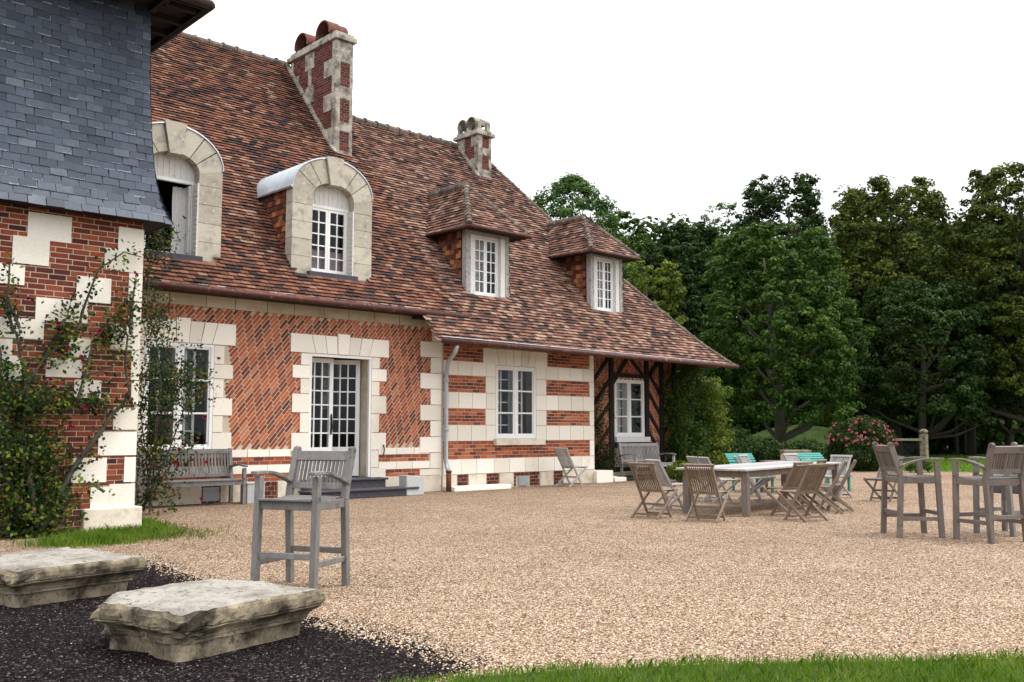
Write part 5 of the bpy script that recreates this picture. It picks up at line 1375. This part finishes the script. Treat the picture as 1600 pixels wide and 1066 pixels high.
for i in range(n+1):
    for j in range(9):
        u, v = i/n*2-1, j/8*2-1; mb.v.append((u*4.2, v*4, max(0, 1.62*(1-u*u)*(1-v*v))+.05*mnoise.noise(Vector((u*9,v*4,0)))-.02))
for i in range(n):
    for j in range(8): a = i*9+j; mb.f.append((a, a+9, a+10, a+1))
o = mb.build('hill', M['bank'], None, smooth=True, loc=(bx, by, 0)); o.rotation_euler = (0,0,YAW-R(90)); tag(o, kind='structure')

# pink rose bush
def rose(mt, size, parent, places, name='bloom'):
    m = MB(); 
    for k in range(9):
        a = k*2.4; r_ = size*(.12+.05*k); tilt = .2+.11*k
        c, s = math.cos(a), math.sin(a)
        p0 = Vector((c*r_*.3, s*r_*.3, 0)); p1 = Vector((c*r_+s*size*.3, s*r_-c*size*.3, size*(.55-.05*k))); p2 = Vector((c*r_*1.25, s*r_*1.25, size*(.62-.06*k))); p3 = Vector((c*r_-s*size*.3, s*r_+c*size*.3, size*(.55-.05*k)))
        m.add([p0, p1, p2, p3], [(0,1,2,3)])
    first = None
    for (p, rot_) in places:
        if first is None: first = m.build(name, mt, parent); o = first
        else: o = first.copy(); COL.objects.link(o); o.parent = parent
        o.location = p; o.rotation_euler = rot_
M['rose_pink'] = island_mat('pink_petal', [(0,(.42,.05,.12)),(.5,(.60,.10,.18)),(1,(.72,.26,.30))], .6, None, 40, .15, .1)
M['rose_red'] = island_mat('crimson_petal', [(0,(.10,.005,.025)),(.5,(.19,.009,.05)),(1,(.34,.02,.11))], .6, None, 40, .15, .1)
M['red_bloom'] = island_mat('scarlet_petal', [(0,(.45,.02,.015)),(1,(.65,.05,.03))], .6, None, 40, .15, .1)
rx_, ry_ = tpos(1342, 31.5)
rb_, C = bush('rose_bush', 'rounded rose bush covered in pink flowers in front of the fence', 'rose bush', (rx_, ry_), 1.25, 1.0, 1.72, 'leaf_dark', .075, 120, 130, None, crad=.17)
pl = []
for _ in range(72):
    a = RNG.uniform(0, 2*np.pi); z = RNG.uniform(.45, 1.0); k = math.sqrt(max(.05, 1-(2*z-1)**2)); p = Vector((1.28*k*math.cos(a), 1.05*k*math.sin(a), .05+z*1.68))
    if p.x*(-math.cos(YAW))+p.y*(-math.sin(YAW)) < -.3: p.x, p.y = -p.x, -p.y
    d = Vector((p.x, p.y, p.z-.7)).normalized(); pl.append((p, d.to_track_quat('Z','Y').to_euler()))
rose(M['rose_pink'], .072, rb_, pl)

# creeper on the end of the timber bay
cr = thing('creeper', 'leafy green creeper with yellow tips smothering the right end of the house', 'climbing plant', (21.9, 16.5, 0))
cen = []
for _ in range(150):
    z = RNG.uniform(.1, 3.0); wdt = .85 if z < 2.4 else .5
    cen.append((RNG.uniform(-.55, .75*wdt+.35*math.sin(z*1.4)), RNG.uniform(-.55, .45), z))
cen = np.array(cen); P, nn = clump_points(cen, np.full(len(cen), .26), 75, .9); P[:,2] = np.clip(P[:,2], .01, 3.15)
nn[:, 0] -= .3; nn[:, 1] -= .3
np_mesh('foliage', leafquads(P, nn, .10, .42, .5), 4, M['leaf_mid'], cr)
yl = np.array([(RNG.uniform(.40,1.12)-.25*abs(z-1.6), RNG.uniform(-.8,-.2), z) for z in RNG.uniform(.4, 2.75, 95)]); P, nn = clump_points(yl, np.full(len(yl), .2), 34, .8); nn[:,1] -= .4
np_mesh('yellow_foliage', leafquads(P, nn, .12, .40, .5), 4, M['leaf_bright'], cr)
m = MB()
for k in range(7): m.tube([(-.2+k*.12,.1,0),(-.3+k*.15,.05,.8),(-.1+k*.1,0,1.7),(-.35+k*.2,.0,2.9)], [.03,.025,.018,.008], 6, False)
m.build('stem', M['bark'], cr)

# climbing rose on the tower: canes in front of the wall, leaves along them
def cane_plant(name, label, canes, depth, leaf, mts, per_m, loc_y, roses, base_mass, cane_r=.016, spread=.09):
    """canes are polylines (x, z) in front of a wall at y = loc_y"""
    x0 = canes[0][0][0]; t = thing(name, label, 'climbing plant', (x0, loc_y, 0)); m = MB(); pts = []
    for c in canes:
        P3 = [Vector((x-x0, -depth*.5+U(-.5,.5)*depth, z)) for x, z in c]
        n = len(P3); rr_ = [cane_r*(1-.75*i/(n-1))*(1.5 if c[0][1] < .3 else .8) for i in range(n)]
        m.tube(P3, rr_, 6, False)
        for a, b in zip(P3[:-1], P3[1:]):
            k = max(1, int((b-a).length*per_m))
            for _ in range(k): pts.append(a.lerp(b, random.random())+Vector((random.gauss(0,spread), random.gauss(0,depth*.45), random.gauss(0,spread))))
    m.build('cane', M['bark_grey'], t, smooth=True)
    for (cx, cz, sx, sz, n) in base_mass:
        for _ in range(n): pts.append(Vector((random.gauss(cx-x0, sx), -depth*.6+random.gauss(0, depth*.5), max(.03, random.gauss(cz, sz)))))
    pts = np.array([tuple(p) for p in pts]); pts[:,1] = np.minimum(pts[:,1], -.01)
    sel = RNG.uniform(0, 1, len(pts)); lo = 0
    for fr, mt, nm in mts:
        s = pts[(sel >= lo) & (sel < lo+fr)]; lo += fr
        if not len(s): continue
        # each point becomes a spray of five leaflets
        q = np.repeat(s, 4, 0)+RNG.normal(0, leaf*.75, (len(s)*4, 3)); q[:,1] = np.minimum(q[:,1], -.006); nr = np.tile(np.array([[-.15,-.75,.55]]), (len(q), 1))
        np_mesh(nm, leafquads(q, nr, leaf, .62, .6), 4, M[mt], t)
    rose(M['rose_red'], .07, t, [(Vector((x-x0, -depth-.05, z)), (R(60)+U(-.4,.4), U(-.4,.4), U(-.6,.6))) for x, z in roses])
    return t
M['rose_leaf'] = leaf_mat('rose_leaf', [(0,(.008,.016,.006)),(.45,(.018,.036,.010)),(.8,(.036,.066,.016)),(1,(.075,.115,.026))], 2.0)
M['rose_leaf_young'] = leaf_mat('young_rose_leaf', [(0,(.07,.11,.016)),(.5,(.13,.18,.022)),(1,(.24,.25,.035))], 2.0)
M['rose_leaf_red'] = leaf_mat('reddish_rose_leaf', [(0,(.06,.028,.016)),(.5,(.12,.055,.025)),(1,(.20,.10,.04))], 2.0)
def W(pts, o=(0,0), Y=12.45): return [onY(o[0]+x, o[1]+y, Y) for x, y in pts]
z3 = lambda pts: W([(x/3.9475, 500+y/3.9475) for x, y in pts]); z2 = lambda pts: W([(x/3.9475, 250+y/3.9475) for x, y in pts])
canes = [z3([(230,1330),(300,1200),(430,980),(520,850),(640,680),(700,590),(790,520),(810,430),(800,270),(790,100),(760,20)]),
         z3([(230,1330),(150,1150),(60,1000),(20,800),(0,700)]),
         z3([(250,1330),(180,1000),(160,700),(170,390),(300,220),(460,105)]),
         z3([(190,390),(150,250),(125,80),(60,-60),(0,-160)]), z2([(480,1066),(520,940),(600,680),(760,570),(870,600)]),
         z2([(110,1066),(60,900),(70,640),(100,600)]), z2([(120,1040),(60,880),(10,840)]), z3([(480,480),(520,350),(560,180),(600,20)]), z3([(520,360),(560,330),(700,300)]),
         z2([(800,1066),(830,900),(850,760),(820,720)]), z3([(300,250),(360,100),(420,-20),(470,-150)]), z3([(40,700),(20,400),(30,200),(0,80)]), z3([(640,1060),(560,1000),(500,1060)])]
rs = W([(86,508),(74,595),(128,637),(106,668),(40,470),(122,560),(150,520),(207,432),(100,545)])
cane_plant('climbing_rose', 'tangled climbing rose with crimson blooms trained up the chequered tower wall', canes, .22, .062, ((.74,'rose_leaf','foliage'),(.2,'rose_leaf_young','young_foliage'),(.06,'rose_leaf_red','red_foliage')), 30, 12.62, rs,
           [(*onY(42,710,12.4), .22, .25, 560), (*onY(58,795,12.4), .20, .22, 640), (*onY(45,625,12.4), .30, .09, 230), (*onY(15,590,12.4), .2, .1, 70), (*onY(140,628,12.4), .16, .05, 60), (*onY(185,520,12.4), .09, .16, 60), (*onY(110,540,12.4), .07, .16, 60), (*onY(205,480,12.4), .05, .12, 30)], .027, .075)
# rose between tower and house front, hanging over the bench
YB = 14.6
Wb = lambda pts: W(pts, (0,0), YB)
canes = [Wb([(232,800),(235,700),(245,600),(250,520),(262,470)]), Wb([(232,800),(250,680),(280,600),(310,560),(325,555)]), Wb([(235,760),(225,640),(228,560),(222,470),(240,420),(258,370)]),
         Wb([(236,780),(262,700),(290,640),(320,610)]), Wb([(232,800),(255,740),(280,700),(310,690)]), Wb([(245,600),(270,560),(275,500)]), Wb([(225,500),(232,440),(240,400),(250,350)]), Wb([(255,740),(270,770),(285,800)]), Wb([(290,640),(310,600),(345,608)])]
rs = Wb([(263,533),(330,563),(308,653),(267,703),(310,723),(262,722),(235,365),(232,418),(266,728),(302,780),(273,695)])
cane_plant('climbing_rose', 'loose climbing rose with dark crimson blooms in front of the left window and bench', canes, .5, .055, ((.80,'rose_leaf','foliage'),(.12,'rose_leaf_red','red_foliage'),(.08,'rose_leaf_young','young_foliage')), 46, YB+.3, rs,
           [(*onY(250,610,YB), .20, .24, 270), (*onY(238,690,YB), .12, .22, 160), (*onY(285,590,YB), .22, .13, 130), (*onY(238,500,YB), .12, .2, 130), (*onY(246,375,YB), .1, .12, 70)], .012, .11)
YT = 16.7
Wt = lambda pts: W(pts, (0,0), YT)
cane_plant('climbing_rose', 'small dark climbing rose in the corner left of the timber framed window', [Wt([(940,745),(938,700),(936,650),(942,600)]), Wt([(940,745),(948,715),(954,690)]), Wt([(938,735),(950,725),(958,715)])], .3, .05, ((.9,'rose_leaf','foliage'),(.1,'rose_leaf_red','red_foliage')), 120, YT+.15, Wt([(952,710),(945,690)]),
           [(*onY(937,670,YT), .12, .35, 160), (*onY(946,715,YT), .16, .12, 110)], .014, .1)
# low plants
bush('leafy_plant', 'low bright green plant at the foot of the creeper behind the chairs', 'plant', tpos(1066, 24.6), .45, .3, .42, 'leaf_bright', .09, 26, 50, stem=False, crad=.3)
bush('leafy_plant', 'small green plant by the right legs of the dark bench', 'plant', tpos(1037, 25.4), .22, .2, .3, 'leaf_mid', .07, 14, 40, stem=False, crad=.35)
fx, fy = tpos(1612, 20.2)
fb, C = bush('flower_bed', 'low planter of green leaves and scarlet flowers at the right edge', 'flower bed', (fx, fy), .62, .5, .72, 'leaf_ash', .07, 60, 70, stem=False, crad=.22, z0=.12)
m = MB(); m.box(-.75,.75,-.6,.6,0,.16); m.build('edging', M['step'], fb, bevel=.01)
rose(M['red_bloom'], .06, fb, [(Vector((U(-.6,.6), U(-.5,.5), U(.55,.88))), (U(-.5,.5),U(-.5,.5),0)) for _ in range(26)])
fx, fy = tpos(1432, 30)
fb, C = bush('flowering_plant', 'small dark plant with one scarlet flower on the lawn edge behind the bar chair', 'plant', (fx, fy), .45, .3, .30, 'leaf_dark', .07, 20, 40, stem=False, crad=.3)
rose(M['red_bloom'], .11, fb, [(Vector((0,-.1,.36)), (0,0,0)), (Vector((-.06,.05,.33)), (.3,0,0))])
